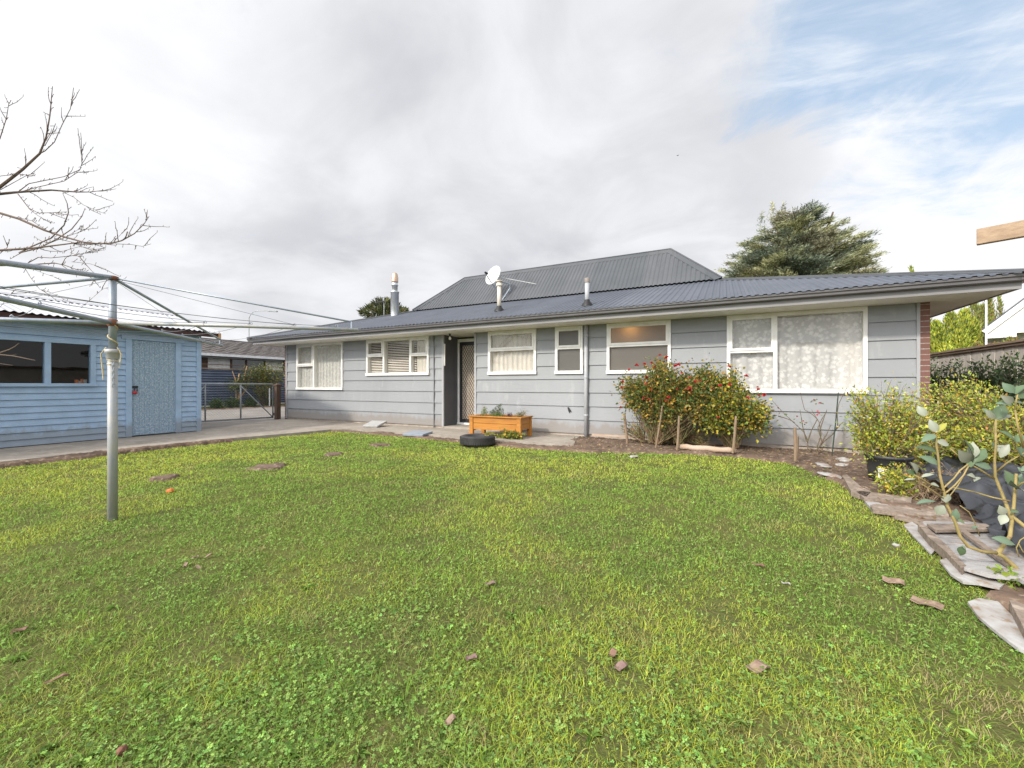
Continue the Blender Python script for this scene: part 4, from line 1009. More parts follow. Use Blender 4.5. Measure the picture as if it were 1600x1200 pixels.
shrub(r4, 15, [(b3.x,b3.y,.08),(b3.x-.5,b3.y,.08),(b3.x-.8,b3.y+.05,.08)], [B(1095,675,8.25,.35,.2,.22),B(1060,670,8.3,.35,.2,.22),B(1030,672,8.3,.3,.2,.22)], 110, 10, .04, .014, [(3,OL),(2,(.12,.13,.05)),(1,BRN)], 'greenstem', spread=.05, stem_r=.005, start=.3)
# bare rose
b4 = onY(1268, 702, 8.2); b4.z = .09
r5 = thing('bare_rose', 'nearly leafless pruned rose with fanning bare canes below the lace window', 'rose bush', b4)
d = MB()
def canes(d, Y, lines, r0, r1):
    for ln in lines:
        pts = [onY(u, v, Y+(i*.02)) for i, (u, v) in enumerate(ln)]; n = len(pts)
        d.tube(pts, [r0+(r1-r0)*i/(n-1) for i in range(n)], 6)
canes(d, 8.15, [[(1262,703),(1262,688),(1256,675),(1240,660),(1222,643),(1206,625)],[(1260,690),(1254,665),(1250,640)],[(1262,690),(1268,672),(1277,655),(1270,648),(1257,640),(1250,612)],[(1275,704),(1287,690),(1302,678),(1309,665),(1308,645),(1311,630),(1323,606)],[(1282,694),(1293,676),(1298,664)],[(1276,700),(1283,680),(1280,660),(1268,640)],[(1284,690),(1278,668),(1284,655),(1292,642)],[(1301,678),(1314,662),(1318,659)],[(1281,672),(1286,657),(1292,640)],[(1216,650),(1232,655),(1242,660)]], .0095, .0035)
d.build('canes', M['canestem'], r5)
rng = np.random.default_rng(9); LV = Leafy(); P = np.array([tuple(onY(u, v, 8.12)) for u, v in [(1254,658),(1258,662),(1280,644),(1276,628),(1284,630),(1326,612),(1329,618),(1272,626),(1210,636),(1243,654),(1290,700),(1284,702)]]); P = np.repeat(P, 4, 0)+rng.normal(0, .02, (48, 3))
LV.add(*leaves(P, rnd_unit(48, rng), .04, .028, pick([(2,GR),(1,(.4,.05,.06)),(1,OL)], 48, rng), rng)); LV.build('foliage', M['leaf'], r5)
# ------------------------------------------------------------------ yellow shrubs at right
yel = [(3.8,(.36,.42,.06)),(2.0,(.52,.49,.065)),(1.0,(.56,.42,.06)),(2.8,(.19,.27,.05)),(.5,(.5,.24,.06)),(.7,(.4,.35,.2))]
pc = G(1384, 752); pc = Vector((1.72, 6.30, 0))
pot = thing('plant_pot', 'large black plastic pot with a white label under the yellow shrub', 'pot', pc)
d = MB(); d.lathe((pc.x,pc.y,.02), [(0,0),(.175,0),(.19,.15),(.205,.30),(.22,.305),(.22,.335),(.205,.335),(.195,.30),(.185,.26),(0,.26)], 24); d.build('tub', M['pot'], pot, smooth=True)
e = Vector((-pc.x, -pc.y, 0)).normalized(); e = Matrix.Rotation(R(-14), 3, 'Z') @ e; sd_ = Vector((-e.y, e.x, 0))
d = MB(); q = pc+e*.197+Vector((0,0,.16)); d.obox(q, sd_*.042, Vector((0,0,.055))-e*-.006, e*.002); d.build('label', M['paper'], pot)
y1 = thing('yellow_shrub', 'airy yellow leaved shrub growing from the black pot', 'shrub', (pc.x,pc.y,.28))
def Bd(u, v, dd, rx, ry, rz, w=1): return (tuple(at(u, v, dd)), (rx, ry, rz), w)
shrub(y1, 21, [(pc.x,pc.y,.27),(pc.x+.05,pc.y+.05,.27)], [Bd(1372,630,4.95,.24,.2,.22),Bd(1408,640,4.95,.32,.25,.32,1.3),Bd(1358,668,4.9,.24,.2,.20),Bd(1395,685,4.9,.26,.25,.16),Bd(1430,665,5.0,.2,.2,.25),Bd(1352,640,4.95,.1,.1,.12,.4),Bd(1430,620,5.1,.15,.15,.12,.5),Bd(1350,612,5,.06,.06,.12,.2),Bd(1395,604,5,.05,.05,.12,.2),Bd(1336,650,4.9,.10,.08,.12,.35),Bd(1445,645,5.0,.24,.2,.26,1),Bd(1450,690,4.9,.26,.2,.2,.8),Bd(1345,690,4.8,.14,.12,.12,.5),Bd(1340,620,4.9,.1,.1,.1,.3)], 190, 46, .043, .019, yel, 'twig', spread=.065, stem_r=.005, start=.35, up=.8)
b5 = Vector((2.75, 7.35, .05))
y2 = thing('yellow_shrub', 'broad yellow and orange shrub behind the potted one beside the brick corner', 'shrub', b5)
shrub(y2, 22, [tuple(b5),(b5.x+.4,b5.y-.5,.05),(b5.x+.6,b5.y-.2,.05)], [Bd(1465,635,5.5,.36,.3,.32,1.2),Bd(1500,622,5.5,.30,.3,.28),Bd(1540,660,5.1,.3,.3,.26,1.2),Bd(1585,650,5.0,.3,.3,.28),Bd(1480,685,5.1,.3,.3,.2),Bd(1525,690,4.9,.3,.3,.16),Bd(1620,660,5,.3,.3,.3),Bd(1480,600,5.7,.14,.2,.10,.4),Bd(1445,602,5.6,.06,.1,.1,.2),Bd(1515,600,5.6,.06,.1,.14,.2),Bd(1555,615,5.2,.08,.1,.14,.2)], 270, 52, .046, .020, yel, 'twig', spread=.07, stem_r=.005, start=.35, up=.8)
b6 = Vector((1.78, 5.55, .04))
y3 = thing('yellow_shrub', 'low yellow sprig drooping over the boards in front of the black pot', 'shrub', b6)
shrub(y3, 23, [tuple(b6)], [Bd(1385,752,4.25,.10,.1,.10),Bd(1400,735,4.35,.12,.1,.12),Bd(1412,768,4.2,.13,.1,.10),Bd(1425,745,4.3,.12,.1,.12),Bd(1375,738,4.4,.08,.08,.06,.5)], 80, 32, .040, .019, yel, 'twig', spread=.035, stem_r=.004, start=.3)
dryp = G(1450, 790, .02)
y4 = thing('dry_grass_clump', 'tangle of dry brown stalks behind the planks', 'dead plant', (dryp.x, dryp.y, .02))
shrub(y4, 24, [(dryp.x,dryp.y,.02),(dryp.x+.25,dryp.y+.1,.02),(dryp.x-.15,dryp.y+.2,.02)], [Bd(1440,750,4.2,.25,.2,.16),Bd(1475,750,4.1,.25,.2,.18)], 90, 6, .05, .01, [(2,(.30,.20,.12)),(1,(.22,.14,.08)),(1,(.40,.30,.17))], 'stake', spread=.05, stem_r=.003, start=.2)
# dark shrubs along the fence
for k, (u, v, dd, r_, lb) in enumerate([(1462,600,9.0,.42,'dark shrub against the fence next to the brick corner'),(1505,603,8.6,.5,'large dark green shrub in the middle of the fence'),(1548,596,8.2,.5,'tall dark shrub with upright shoots in front of the fence'),(1592,600,7.8,.45,'thin dark shrub on the fence at the right edge')]):
    c = at(u, v-6, (FX-.42)/ray(u, v)[0]); root = thing('dark_shrub', lb, 'shrub', (c.x, c.y, 0), 'dark shrubs along the timber fence')
    shrub(root, 40+k, [(c.x,c.y,0),(c.x+.1,c.y+.2,0)], [((c.x,c.y,c.z-.25),(.32,r_,.5),2),((c.x,c.y+.2,c.z+.10),(.28,r_*.9,.42),1.4),((c.x-.1,c.y-.25,c.z-.5),(.3,r_,.35),1)], 100 if k < 3 else 60, 80, .075, .034, [(3,(.05,.085,.036)),(2,(.085,.13,.05)),(1,(.035,.06,.028)),(.4,(.16,.20,.07))], 'twig', spread=.07, stem_r=.006, start=.2)
# ------------------------------------------------------------------ planter herbs and plants at their foot
def herb(name, label, u, blobs, n, lf, L, W, pal, seed, base, **kw):
    root = thing(name, label, 'plant', base); shrub(root, seed, [base], blobs, n, lf, L, W, pal, 'greenstem', **kw)
hb = lambda x, y, z: (x, y, z)
px_ = lambda u: onY(u, 640, 7.9).x
x = px_(778)
herb('rosemary', 'upright dark green rosemary spikes in the planter box', 0, [((x-.13,7.92,.60),(.01,.02,.02),1),((x-.07,7.9,.66),(.01,.02,.02),1),((x,7.92,.70),(.01,.02,.02),1),((x+.07,7.9,.75),(.012,.02,.02),1.4),((x+.12,7.92,.62),(.01,.02,.02),1),((x-.2,7.9,.56),(.02,.02,.02),1)], 34, 44, .03, .007, [(3,(.05,.095,.03)),(1,(.09,.14,.05))], 61, (x,7.92,.45), spread=.016, stem_r=.003, start=.05, arch=0, side=0, up=2)
herb('leafy_herb', 'light green herb with thin stems at the left end of the planter', 0, [((px_(757),7.9,.58),(.08,.08,.07),1),((px_(755),7.9,.68),(.06,.05,.05),.5)], 26, 9, .03, .014, [(2,(.16,.24,.05)),(2,(.24,.28,.06))], 62, (px_(758),7.92,.45), spread=.03, stem_r=.002, start=.4)
herb('low_herb', 'low bushy green herb around the rosemary', 0, [((x,7.82,.50),(.22,.09,.05),1)], 60, 14, .028, .014, [(2,(.10,.17,.03)),(1,(.17,.22,.05))], 63, (x,7.85,.45), spread=.03, stem_r=.002, start=.3)
herb('purple_herb', 'small purple leaved herb in the middle of the planter', 0, [((px_(797),7.88,.51),(.05,.05,.04),1)], 16, 12, .032, .02, [(2,(.12,.05,.07)),(1,(.2,.12,.1))], 64, (px_(797),7.88,.45), spread=.025, stem_r=.002, start=.3)
herb('grey_herb', 'grey green herb with pale shoots at the right end of the planter', 0, [((px_(812),7.9,.52),(.12,.08,.05),2),((px_(820),7.9,.6),(.05,.05,.06),.6)], 40, 11, .034, .012, [(2,(.12,.15,.08)),(1,(.25,.28,.12)),(1,(.3,.2,.14))], 65, (px_(812),7.9,.45), spread=.03, stem_r=.002, start=.3)
c = onY(797, 683, 7.55)
herb('leafy_plant', 'yellow green leafy plant under the planter behind the tyre', 0, [((c.x-.15,7.6,.11),(.16,.1,.07),1),((c.x+.12,7.6,.11),(.16,.1,.07),1)], 60, 12, .07, .045, [(2,(.22,.24,.04)),(2,(.13,.18,.04)),(.6,(.5,.36,.05))], 66, (c.x,7.62,.03), spread=.05, stem_r=.003, start=.3)
c = Vector((-4.05, 6.95, .05)); 
herb('tyre_seedling', 'tiny yellow seedling growing in the middle of the tyre', 0, [((c.x,c.y,.23),(.05,.05,.05),1)], 10, 8, .05, .03, [(1,(.5,.42,.06)),(1,(.35,.36,.06))], 67, (c.x,c.y,.04), spread=.03, stem_r=.003, start=.6)
# ------------------------------------------------------------------ plants by the iron fence
def at_x(u, v, X): return onX(u, v, X)
for k, (u, v, r_, lb) in enumerate([(339,634,.32,'small round green bush at the left foot of the iron fence'),(365,631,.42,'larger green bush at the foot of the climbing shrub'),(392,635,.30,'low green bush in the middle of the iron fence'),(425,634,.36,'low yellowish bush near the right end of the iron fence')]):
    c = at_x(u, v, -21.1); root = thing('fence_bush', lb, 'bush', (c.x,c.y,.05), 'low bushes along the iron fence')
    shrub(root, 70+k, [(c.x,c.y,.05)], [((c.x,c.y,.32),(r_,r_,.26),1)], 45, 30, .09, .04, [(2,(.05,.10,.025)),(1,(.10,.15,.03))] if k < 3 else [(1,(.14,.17,.04)),(1,(.08,.11,.03))], 'greenstem', spread=.09, stem_r=.006, start=.3)
c = at_x(370, 634, -21.2); root = thing('climbing_shrub', 'bare orange stemmed climbing shrub with green top against the iron fence', 'shrub', (c.x,c.y,.05))
d = MB()
for ln in [[(370,636),(369,618),(370,600),(367,590),(363,580)],[(370,632),(374,615),(380,600),(384,580),(386,572)],[(372,625),(383,610),(390,590),(394,578)],[(369,610),(372,595),(374,584)]]:
    d.tube([at_x(u, v, -21.2) for u, v in ln], [.045,.035,.03,.025,.018][:len(ln)], 6)
d.build('stems', M['rawwood'], root)
shrub(root, 80, [tuple(at_x(372,610,-21.2))], [((-21.1,at_x(366,600,-21.1).y,1.2),(.2,.45,.3),1),((-21.1,at_x(388,588,-21.1).y,1.5),(.2,.5,.35),1),((-21.1,at_x(398,578,-21.1).y,2.0),(.2,.6,.2),.7)], 60, 26, .10, .04, [(2,(.07,.10,.03)),(1,(.16,.17,.05))], 'twig', spread=.12, stem_r=.006, start=.5)
c = at_x(410, 640, -21.2); root = thing('climbing_shrub', 'tall leafy climber reaching over the iron fence top near the house', 'shrub', (c.x,c.y,.05))
shrub(root, 81, [(c.x,c.y,.05)], [((-21.1,at_x(409,580,-21.1).y,1.85),(.2,.55,.4),1.2),((-21.1,at_x(412,605,-21.1).y,1.1),(.2,.4,.4),.8),((-21.1,at_x(432,575,-21.1).y,1.95),(.2,.9,.3),1)], 110, 24, .11, .045, [(2,(.08,.11,.03)),(1.5,(.20,.22,.05)),(.7,(.36,.32,.06))], 'twig', spread=.13, stem_r=.008, start=.5)
c = at_x(421, 620, -20.9); d = MB(); d.tube([(c.x,c.y,.05),(c.x,c.y,1.0)], .03, 6); tag(d.build('white_stake', M['ntrim']), 'short white stake by the iron fence seen through the gate', 'stake')
# ------------------------------------------------------------------ bare tree at left
TD = 4.9
bt = thing('bare_tree', 'leafless fruit tree with spurred branches reaching in from the left', 'tree', at(-420, 600, TD).xy.to_3d())
tb = bt.location
d = MB(); c_ = at(-240, 400, TD)
d.tube([(tb.x,tb.y,-.05),(tb.x+.03,tb.y+.02,.6),(tb.x+.08,tb.y+.05,1.25),tuple(at(-330,460,TD))], [.13,.105,.095,.085], 10); d.build('trunk', M['bark'], bt, smooth=True)
BR = [([(-330,460),(-200,400),(-60,335),(0,292),(35,265),(62,240),(72,215),(78,180),(82,135)],.05,.004),([(62,240),(70,236),(85,222),(97,195),(110,170),(115,137)],.010,.0035),([(70,228),(80,210),(87,193)],.006,.003),
 ([(-330,460),(-180,360),(-60,312),(0,303),(30,300),(80,297),(120,300),(140,300),(165,297)],.045,.003),([(28,300),(45,287),(75,281),(100,276),(125,265),(128,255),(127,242),(125,228)],.008,.003),([(28,301),(60,292),(100,283),(120,270),(132,268)],.008,.003),([(98,300),(115,308),(130,320),(148,328),(165,334)],.006,.0025),
 ([(28,303),(45,325),(60,333),(85,332),(105,331)],.008,.003),([(45,326),(58,336),(80,349)],.005,.0025),([(-260,420),(-60,320),(0,333),(30,342),(70,360),(100,370),(140,381),(175,380),(190,376),(210,365),(225,350),(233,338)],.035,.003),([(20,338),(50,345),(85,368)],.006,.003),
 ([(98,302),(105,318),(107,332),(100,352),(80,372),(50,385),(30,395)],.004,.010),([(133,325),(128,338),(112,358),(90,373),(60,388),(30,395)],.0035,.009),([(-300,440),(-60,398),(0,391),(50,388),(90,383),(130,378),(180,383)],.035,.004),([(180,381),(205,382),(222,385),(236,381)],.005,.0025),
 ([(-240,440),(-60,408),(0,415),(40,414),(85,411),(100,414),(130,425),(150,440)],.022,.003),([(40,413),(60,402),(80,403),(110,400),(135,395),(148,389)],.008,.003),([(110,384),(112,395),(125,402),(135,415)],.004,.002),([(36,414),(48,434),(62,452),(78,457)],.005,.002),([(38,415),(60,424),(88,434)],.004,.002),
 ([(-60,270),(-15,240),(0,216),(10,185),(14,160)],.016,.003),([(-30,330),(0,275),(30,272),(55,275)],.008,.003),([(0,297),(20,286),(40,275),(55,270)],.006,.003),([(-20,405),(0,396),(12,386),(5,368)],.006,.003),([(112,409),(140,412),(165,420)],.004,.002),([(85,372),(120,380),(145,383)],.006,.003),([(55,389),(85,377),(120,364),(128,361)],.005,.0025),([(100,392),(125,385),(148,389)],.004,.002),
 ([(88,365),(100,372),(125,357)],.004,.002),([(120,366),(127,360),(128,352)],.003,.002),([(175,381),(190,365),(193,362)],.003,.002),([(75,455),(105,470),(130,478),(160,452),(172,448)],.003,.0018),([(0,480),(15,462),(25,452)],.004,.002)]
d = MB(); rr = random.Random(12)
for ln, ra, rb in BR:
    dd = TD+rr.uniform(-.25,.25); pts = [at(u, v, TD+(dd-TD)*i/len(ln)) for i, (u, v) in enumerate(ln)]; n = len(pts)
    d.tube(pts, [(ra*.62+(rb*.8-ra*.62)*(i/(n-1))**.7) for i in range(n)], 6)
    for i in range(n-1):
        seg = pts[i+1]-pts[i]; k = int(seg.length/.055)
        for j in range(k):
            if ln[i][0] < -60: continue
            p = pts[i]+seg*rr.random(); a = rr.random()*6.28; dirn = (seg.normalized()*rr.uniform(.1,.8)+Vector((math.cos(a), math.sin(a)*.6, math.sin(a)+.2))).normalized(); L = rr.uniform(.02,.06)
            d.tube([p, p+dirn*L*.6, p+dirn*L+Vector((0,0,rr.uniform(-.01,.015)))], [.003,.0024,.0034], 4)
    for i in range(max(1, n//2), n-1):
        if ln[i][0] < -40: continue
        seg = (pts[i+1]-pts[i]).normalized()
        for j in range(2 if ra > .007 else 1):
            p = pts[i]+(pts[i+1]-pts[i])*rr.random(); a = rr.random()*6.28; q = [p]; dr_ = (seg*.9+Vector((.5*math.cos(a), .4*math.sin(a*1.7), .6*math.sin(a)))).normalized(); L = rr.uniform(.08,.26)
            for s_ in range(4): dr_ = (dr_+Vector((rr.uniform(-.25,.25), rr.uniform(-.2,.2), rr.uniform(-.15,.3)))).normalized(); q.append(q[-1]+dr_*L/4)
            d.tube(q, [.0042,.0036,.003,.0025,.002], 4)
            for s_ in range(1, 5): 
                b_ = rr.random()*6.28; d.tube([q[s_], q[s_]+Vector((math.cos(b_)*.02, 0, math.sin(b_)*.025))], [.0026,.002], 3)
d.build('branches', M['twig'], bt)
# low sprig in front of the shed window
d = MB()
for ln, ra, rb in [([(-80,590),(-30,565),(0,551),(15,546),(24,541),(30,536)],.012,.003),([(-80,560),(-20,552),(0,554),(20,556),(40,560),(55,563)],.010,.003),([(10,556),(20,555),(26,553)],.004,.002),([(-60,530),(0,568),(20,571)],.004,.002)]:
    pts = [at(u, v, TD-.1) for u, v in ln]; d.tube(pts, [ra+(rb-ra)*i/(len(pts)-1) for i in range(len(pts))], 5)
d.build('low_branches', M['twig'], bt)
# ------------------------------------------------------------------ big spreading conifer behind the house
def big_conifer():
    D = 30.; c = at(1240, 600, D); rng = np.random.default_rng(77); px1 = D/FPX
    root = thing('cedar_tree', 'broad dark cedar tree rising behind the right end of the roof', 'tree', (c.x, c.y, 0))
    zt = at(1247, 322, D).z; d = MB()
    for sx in (-.4, .9, .2): d.tube([(c.x,c.y,0),(c.x+sx*.4,c.y,5),(c.x+sx*1.6,c.y,zt*.72),(c.x+sx*2.6,c.y+.2,zt-.8)], [.45,.35,.2,.05], 8)
    LV = Leafy(); prof = [(322,8),(336,42),(350,58),(366,68),(380,92),(396,116),(412,128),(432,132),(455,132),(480,118)]
    PP = []; AA = []
    for (v0, hw) in [(v, np.interp(v, [p[0] for p in prof], [p[1] for p in prof])) for v in np.linspace(330, 490, 36)]:
        z = at(1247, v0, D).z; nb = int(3+hw*.08)
        for k in range(nb):
            az = rng.random()*6.28; L = hw*px1*rng.uniform(.62, 1.06)*(1-.5*abs(math.sin(az-.131))**2); ox = rng.normal(0, .4)
            for _t in range(6):
                ex, ey = c.x+ox+math.cos(az)*L, c.y+math.sin(az)*L; dep = -SN*ex+CS*ey; ue = CX+FPX*(CS*ex+SN*ey)/dep
                if abs(ue-1246) < hw*rng.uniform(.80, 1.08): break
                L *= .88
            e = np.array([c.x+ox+math.cos(az)*L, c.y+math.sin(az)*L, z+rng.uniform(-.75,.6)]); b = np.array([c.x+ox*.5, c.y, z-.25*L-rng.uniform(0,.5)])
            m_ = (b+e)/2+np.array([0,0,.10*L]); t = np.linspace(0,1,6)[:,None]; path = (1-t)**2*b+2*t*(1-t)*m_+t*t*e
            d.tube([tuple(p) for p in path], [.07,.06,.05,.035,.02,.01], 4, cap=False)
            n = int(110+L*115); tt = (.18+.82*rng.random(n)**.65)[:,None]; p = (1-tt)**2*b+2*tt*(1-tt)*m_+tt*tt*e
            out = np.array([math.cos(az), math.sin(az), 0]); sdv = np.array([-out[1], out[0], 0])
            wd = (.55*(1.15-tt)+.13); lat = rng.normal(0, 1, (n,1))*wd*.62
            p = p+sdv*lat+np.array([0,0,1])*(rng.normal(0,.075,(n,1))-.08*np.abs(lat))+out*rng.normal(0,.15,(n,1))
            a = unit(out*rng.uniform(.3,1,(n,1))+sdv*np.sign(lat)*rng.uniform(0,.9,(n,1))+np.array([0,0,1])*rng.uniform(-.1,.55,(n,1)))
            PP.append(p); AA.append(a)
    for (u_, v_) in [(1207,318),(1224,319),(1256,326),(1275,322),(1190,334),(1240,326)]:   # leaders
        b = np.array(at(u_, v_+30, D)); e = np.array(at(u_, v_, D)); n = 130; tt = rng.random((n,1)); p = b+(e-b)*tt+rng.normal(0,.22,(n,3))*(1.05-tt)
        PP.append(p); AA.append(unit(rng.normal(0,.6,(n,3))+np.array([0,0,.7])))
    P = np.concatenate(PP); A = np.concatenate(AA); n = len(P)
    cl_ = fbm(P[:,0]*.9+P[:,1]*.35+50, P[:,2]*1.7+P[:,1]*.2+50, 3); cl2 = fbm(P[:,0]*.5+90, P[:,2]*.8+P[:,1]*.3+20, 2)
    t1 = np.clip((cl_-.36)*4, 0, 1)[:,None]; t2 = np.clip((cl2-.5)*5, 0, 1)[:,None]
    col = np.array([.175,.21,.15])*(1-t1)+np.array([.42,.43,.23])*t1; col = col*(1-.4*t2)+np.array([.40,.33,.20])*.4*t2
    col = np.clip(col*(1+rng.normal(0,.38,(n,1))), .02, .6)
    LV.add(*leaves(P, A, rng.uniform(.14,.34,n), rng.uniform(.025,.055,n), col, rng, fold=.3, droop=.0))
    d.build('trunk', M['bark'], root); LV.build('crown', M['needle'], root)
big_conifer()
def plume_tree(name, label, D, plumes, base, seed, pal, Lf=(.08,.17), Wf=(.02,.045), n_per=2200, th=.50):
    rng = np.random.default_rng(seed); root = thing(name, label, 'tree', (base.x, base.y, 0)); LV = Leafy(); d = MB(); PP = []; AA = []
    for (u0, v0, u1, v1, w, dd) in plumes:
        b = np.array(at(u0, v0, D+dd)); e = np.array(at(u1, v1, D+dd*.8)); m_ = (b+e)/2+np.array([(b[0]-e[0])*.05, 0, -.12*abs(e[0]-b[0])])
        d.tube([tuple(b), tuple(m_), tuple(e)], [.05,.03,.008], 5)
        n = int(n_per*w); tt = rng.random((n,1))**.8; p = (1-tt)**2*b+2*tt*(1-tt)*m_+tt*tt*e; rad_ = th*w*np.sqrt(np.clip(1.02-tt, 0, 1))*np.clip(tt*5+.3, 0, 1)
        off = rnd_unit(n, rng)*rng.random((n,1))**.4*rad_; p = p+off; a = unit(off*.8+unit(e-b)*.30+rng.normal(0,.05,(n,3))); PP.append(p); AA.append(a)
    P = np.concatenate(PP); A = np.concatenate(AA); n = len(P)
    LV.add(*leaves(P, A, rng.uniform(*Lf, n), rng.uniform(*Wf, n), pick(pal, n, rng, .22)*(.72+.65*fbm(P[:,0]*2.2+P[:,1]*1.3+60, P[:,2]*2.2+60, 2))[:,None], rng, droop=0))
    d.tube([(base.x,base.y,0),(base.x,base.y,2.5)], [.16,.1], 8); d.build('trunk', M['bark'], root); LV.build('crown', M['needle'], root)
lime = [(3,(.32,.36,.05)),(2,(.42,.43,.055)),(2,(.18,.23,.045)),(1,(.08,.12,.035))]
rr = random.Random(5); D1 = 14.5
plume_tree('golden_conifer', 'bright yellow green conifer behind the fence next to the brick corner', D1, [(1475,600,1462,505,1.0,0),(1480,600,1485,492,1.1,.2),(1490,600,1508,486,1.1,.3),(1470,600,1450,530,1.0,-.2),(1500,600,1470,540,1.0,-.4),(1505,600,1520,500,1.0,.4),(1480,610,1480,545,1.1,-.6),(1510,610,1500,555,1.0,-.5),(1460,612,1450,562,.9,-.3),(1500,580,1497,520,1.0,-.3),(1515,600,1528,540,.9,0),(1470,560,1440,505,1.0,.5),(1450,560,1430,470,1.0,.6)], at(1480,600,D1), 91, lime)
D2 = 16.5
plume_tree('golden_conifer', 'feathery conifer with leaning tips standing behind the white pole', D2, [(1530,600,1522,470,1.0,0),(1535,600,1536,478,1.0,0),(1545,590,1546,455,.75,.3),(1565,600,1545,468,.65,.3),(1572,600,1561,465,.6,.4),(1568,590,1572,492,.8,.2),(1540,600,1530,520,1.0,-.3),(1555,600,1552,500,.8,0),(1580,600,1575,505,.7,.2)], at(1545,600,D2), 92, [(3,(.24,.28,.06)),(1,(.34,.32,.08)),(2,(.15,.19,.05)),(.8,(.32,.2,.1))], n_per=1500, th=.40)
D3 = 13.2
plume_tree('fence_top_shrub', 'low mixed green and rusty shrub showing along the top of the timber fence', D3, [(1500+k*9,600,1497+k*10,548-k*1.6+rr.uniform(-5,5),.75,rr.uniform(-.3,.3)) for k in range(11)], at(1545,600,D3), 93, [(2,(.14,.17,.04)),(1.5,(.09,.12,.03)),(1.2,(.30,.15,.07)),(.5,(.4,.25,.1))], Lf=(.06,.13), n_per=1500, th=.4)
D4 = 33.
plume_tree('pine_tree', 'small dark pine crown peeping over the roof beside the steel flue', D4, [(600+rr.uniform(-14,14),500,568+k*7.6+rr.uniform(-3,3),484-(11 if k in (3,4,5) else 0)-(8 if k in (2,6,7) else 0)+rr.uniform(-4,4),1.0,rr.uniform(-1,1)) for k in range(10)], at(602,600,D4), 94, [(3,(.06,.075,.03)),(2,(.11,.11,.04)),(1,(.04,.05,.02))], Lf=(.25,.5), Wf=(.08,.14), n_per=200, th=.75)
D5 = 18
plume_tree('cypress_tip', 'thin cypress tip just above the roof line right of the cedar', D5, [(1430,470,1423,418,.4,0)], at(1430,600,D5), 95, lime, n_per=600)
# ------------------------------------------------------------------ street light, antenna, bird
D = 42.; c = at(389, 600, D); sl_ = thing('street_light', 'slender street light with curved arm far behind the roof at left', 'street light', (c.x,c.y,0))
d = MB(); d.tube([(c.x,c.y,0), at(389,497,D), at(391,492,D), at(396,487,D), at(404,485.5,D), at(420,485.5,D)], [.07,.05,.045,.04,.04,.04], 6); d.build('mast', M['gatepipe'], sl_)
d = MB(); d.bar(at(418,485.6,D), at(433,486.6,D), .28, .12); d.build('lamp_head', M['gatepipe'], sl_)
D = 26.; c = at(600, 500, D); an = thing('tv_antenna', 'spindly television antenna on a mast above the roof left of the flue', 'antenna', (c.x,c.y,2.6))
d = MB(); d.tube([(c.x,c.y,2.6), at(600,466,D)], .025, 6); d.build('mast', M['gatepipe'], an)
d = MB()
for (u0,v0,u1,v1) in [(584,471,602,470),(585,466,600,465),(586,476,602,475),(592,462,592,480),(588,463,588,479),(597,464,597,478),(584,466,584,478)]: d.tube([at(u0,v0,D), at(u1,v1,D)], .014, 4)
d.bar(at(589,472,D), at(602,471.5,D), .12, .10); d.build('elements', M['black'], an)
c = at(1059, 243, 30.); d = MB(); d.add([(c.x-.1,c.y,c.z+.03),(c.x,c.y-.05,c.z),(c.x,c.y+.07,c.z),(c.x+.1,c.y,c.z+.04),(c.x,c.y,c.z-.03),(c.x,c.y,c.z+.02)], [(0,1,5),(0,5,2),(3,5,1),(3,2,5),(1,4,2),(0,4,1),(0,2,4),(3,1,4),(3,4,2)])
tag(d.build('bird', M['black']), 'tiny dark bird flying in the cloudy sky', 'bird')

# ================================================================== BOARDS AND SCRAPS AT RIGHT
def pxslab(name, pts, z, th, m, label, cat, group=None, zs=None):
    poly = []
    for i, (u, v) in enumerate(pts):
        q = G(u, v, (zs[i] if zs else z)); poly.append((q.x, q.y))
    zt = [(zs[i] if zs else z) for i in range(len(pts))]; zb = [a-th for a in zt]
    d = MB(); d.prism(poly, zb, zt); return tag(d.build(name, M[m]), label, cat, group)
pxslab('old_board', [(1316,742),(1323,741),(1345,760),(1362,768),(1354,776),(1330,768)], .06, .05, 'oldboard', 'short split dark edged board end in front of the black pot', 'board')
pxslab('old_board', [(1338,768),(1346,767),(1425,777),(1424,783),(1350,778)], .06, .03, 'oldboard', 'narrow grey plank behind the two long planks', 'board')
pxslab('old_board', [(1345,775),(1372,778),(1420,792),(1415,803),(1362,795)], .03, .03, 'ply', 'flat grey board lying between the planks near the lawn edge', 'board')
pxslab('old_board', [(1360,789),(1368,787),(1480,799),(1483,806),(1440,805),(1364,796)], .06, .035, 'oldboard', 'long brown plank laid along the edge of the lawn', 'board')
pxslab('old_board', [(1398,806),(1404,803),(1500,809),(1520,816),(1440,815)], .045, .03, 'oldboard', 'reddish brown thin plank above the bleached sheet', 'board')
pxslab('ply_sheet', [(1436,818),(1444,814),(1540,816),(1570,832),(1625,880),(1630,925),(1590,902),(1545,897),(1506,886),(1480,858),(1455,838)], .10, .022, 'ply', 'bleached warped plywood sheet under the thick leaved branch', 'board', zs=[.075,.085,.075,.07,.09,.10,.10,.09,.085,.06,.06])
pxslab('ply_strip', [(1448,818),(1540,818),(1553,826),(1530,827),(1462,828)], .105, .02, 'oldboard', 'grey timber strip lying across the top of the plywood sheet', 'board')
pxslab('ply_strip', [(1496,826),(1504,824),(1580,880),(1573,882)], .115, .018, 'oldboard', 'narrow diagonal timber strip on the plywood sheet', 'board')
pxslab('edge_timber', [(1434,819),(1440,815),(1462,836),(1484,856),(1510,884),(1503,888),(1478,862),(1452,840)], .085, .06, 'oldboard', 'split brown timber along the left edge of the plywood sheet', 'board')
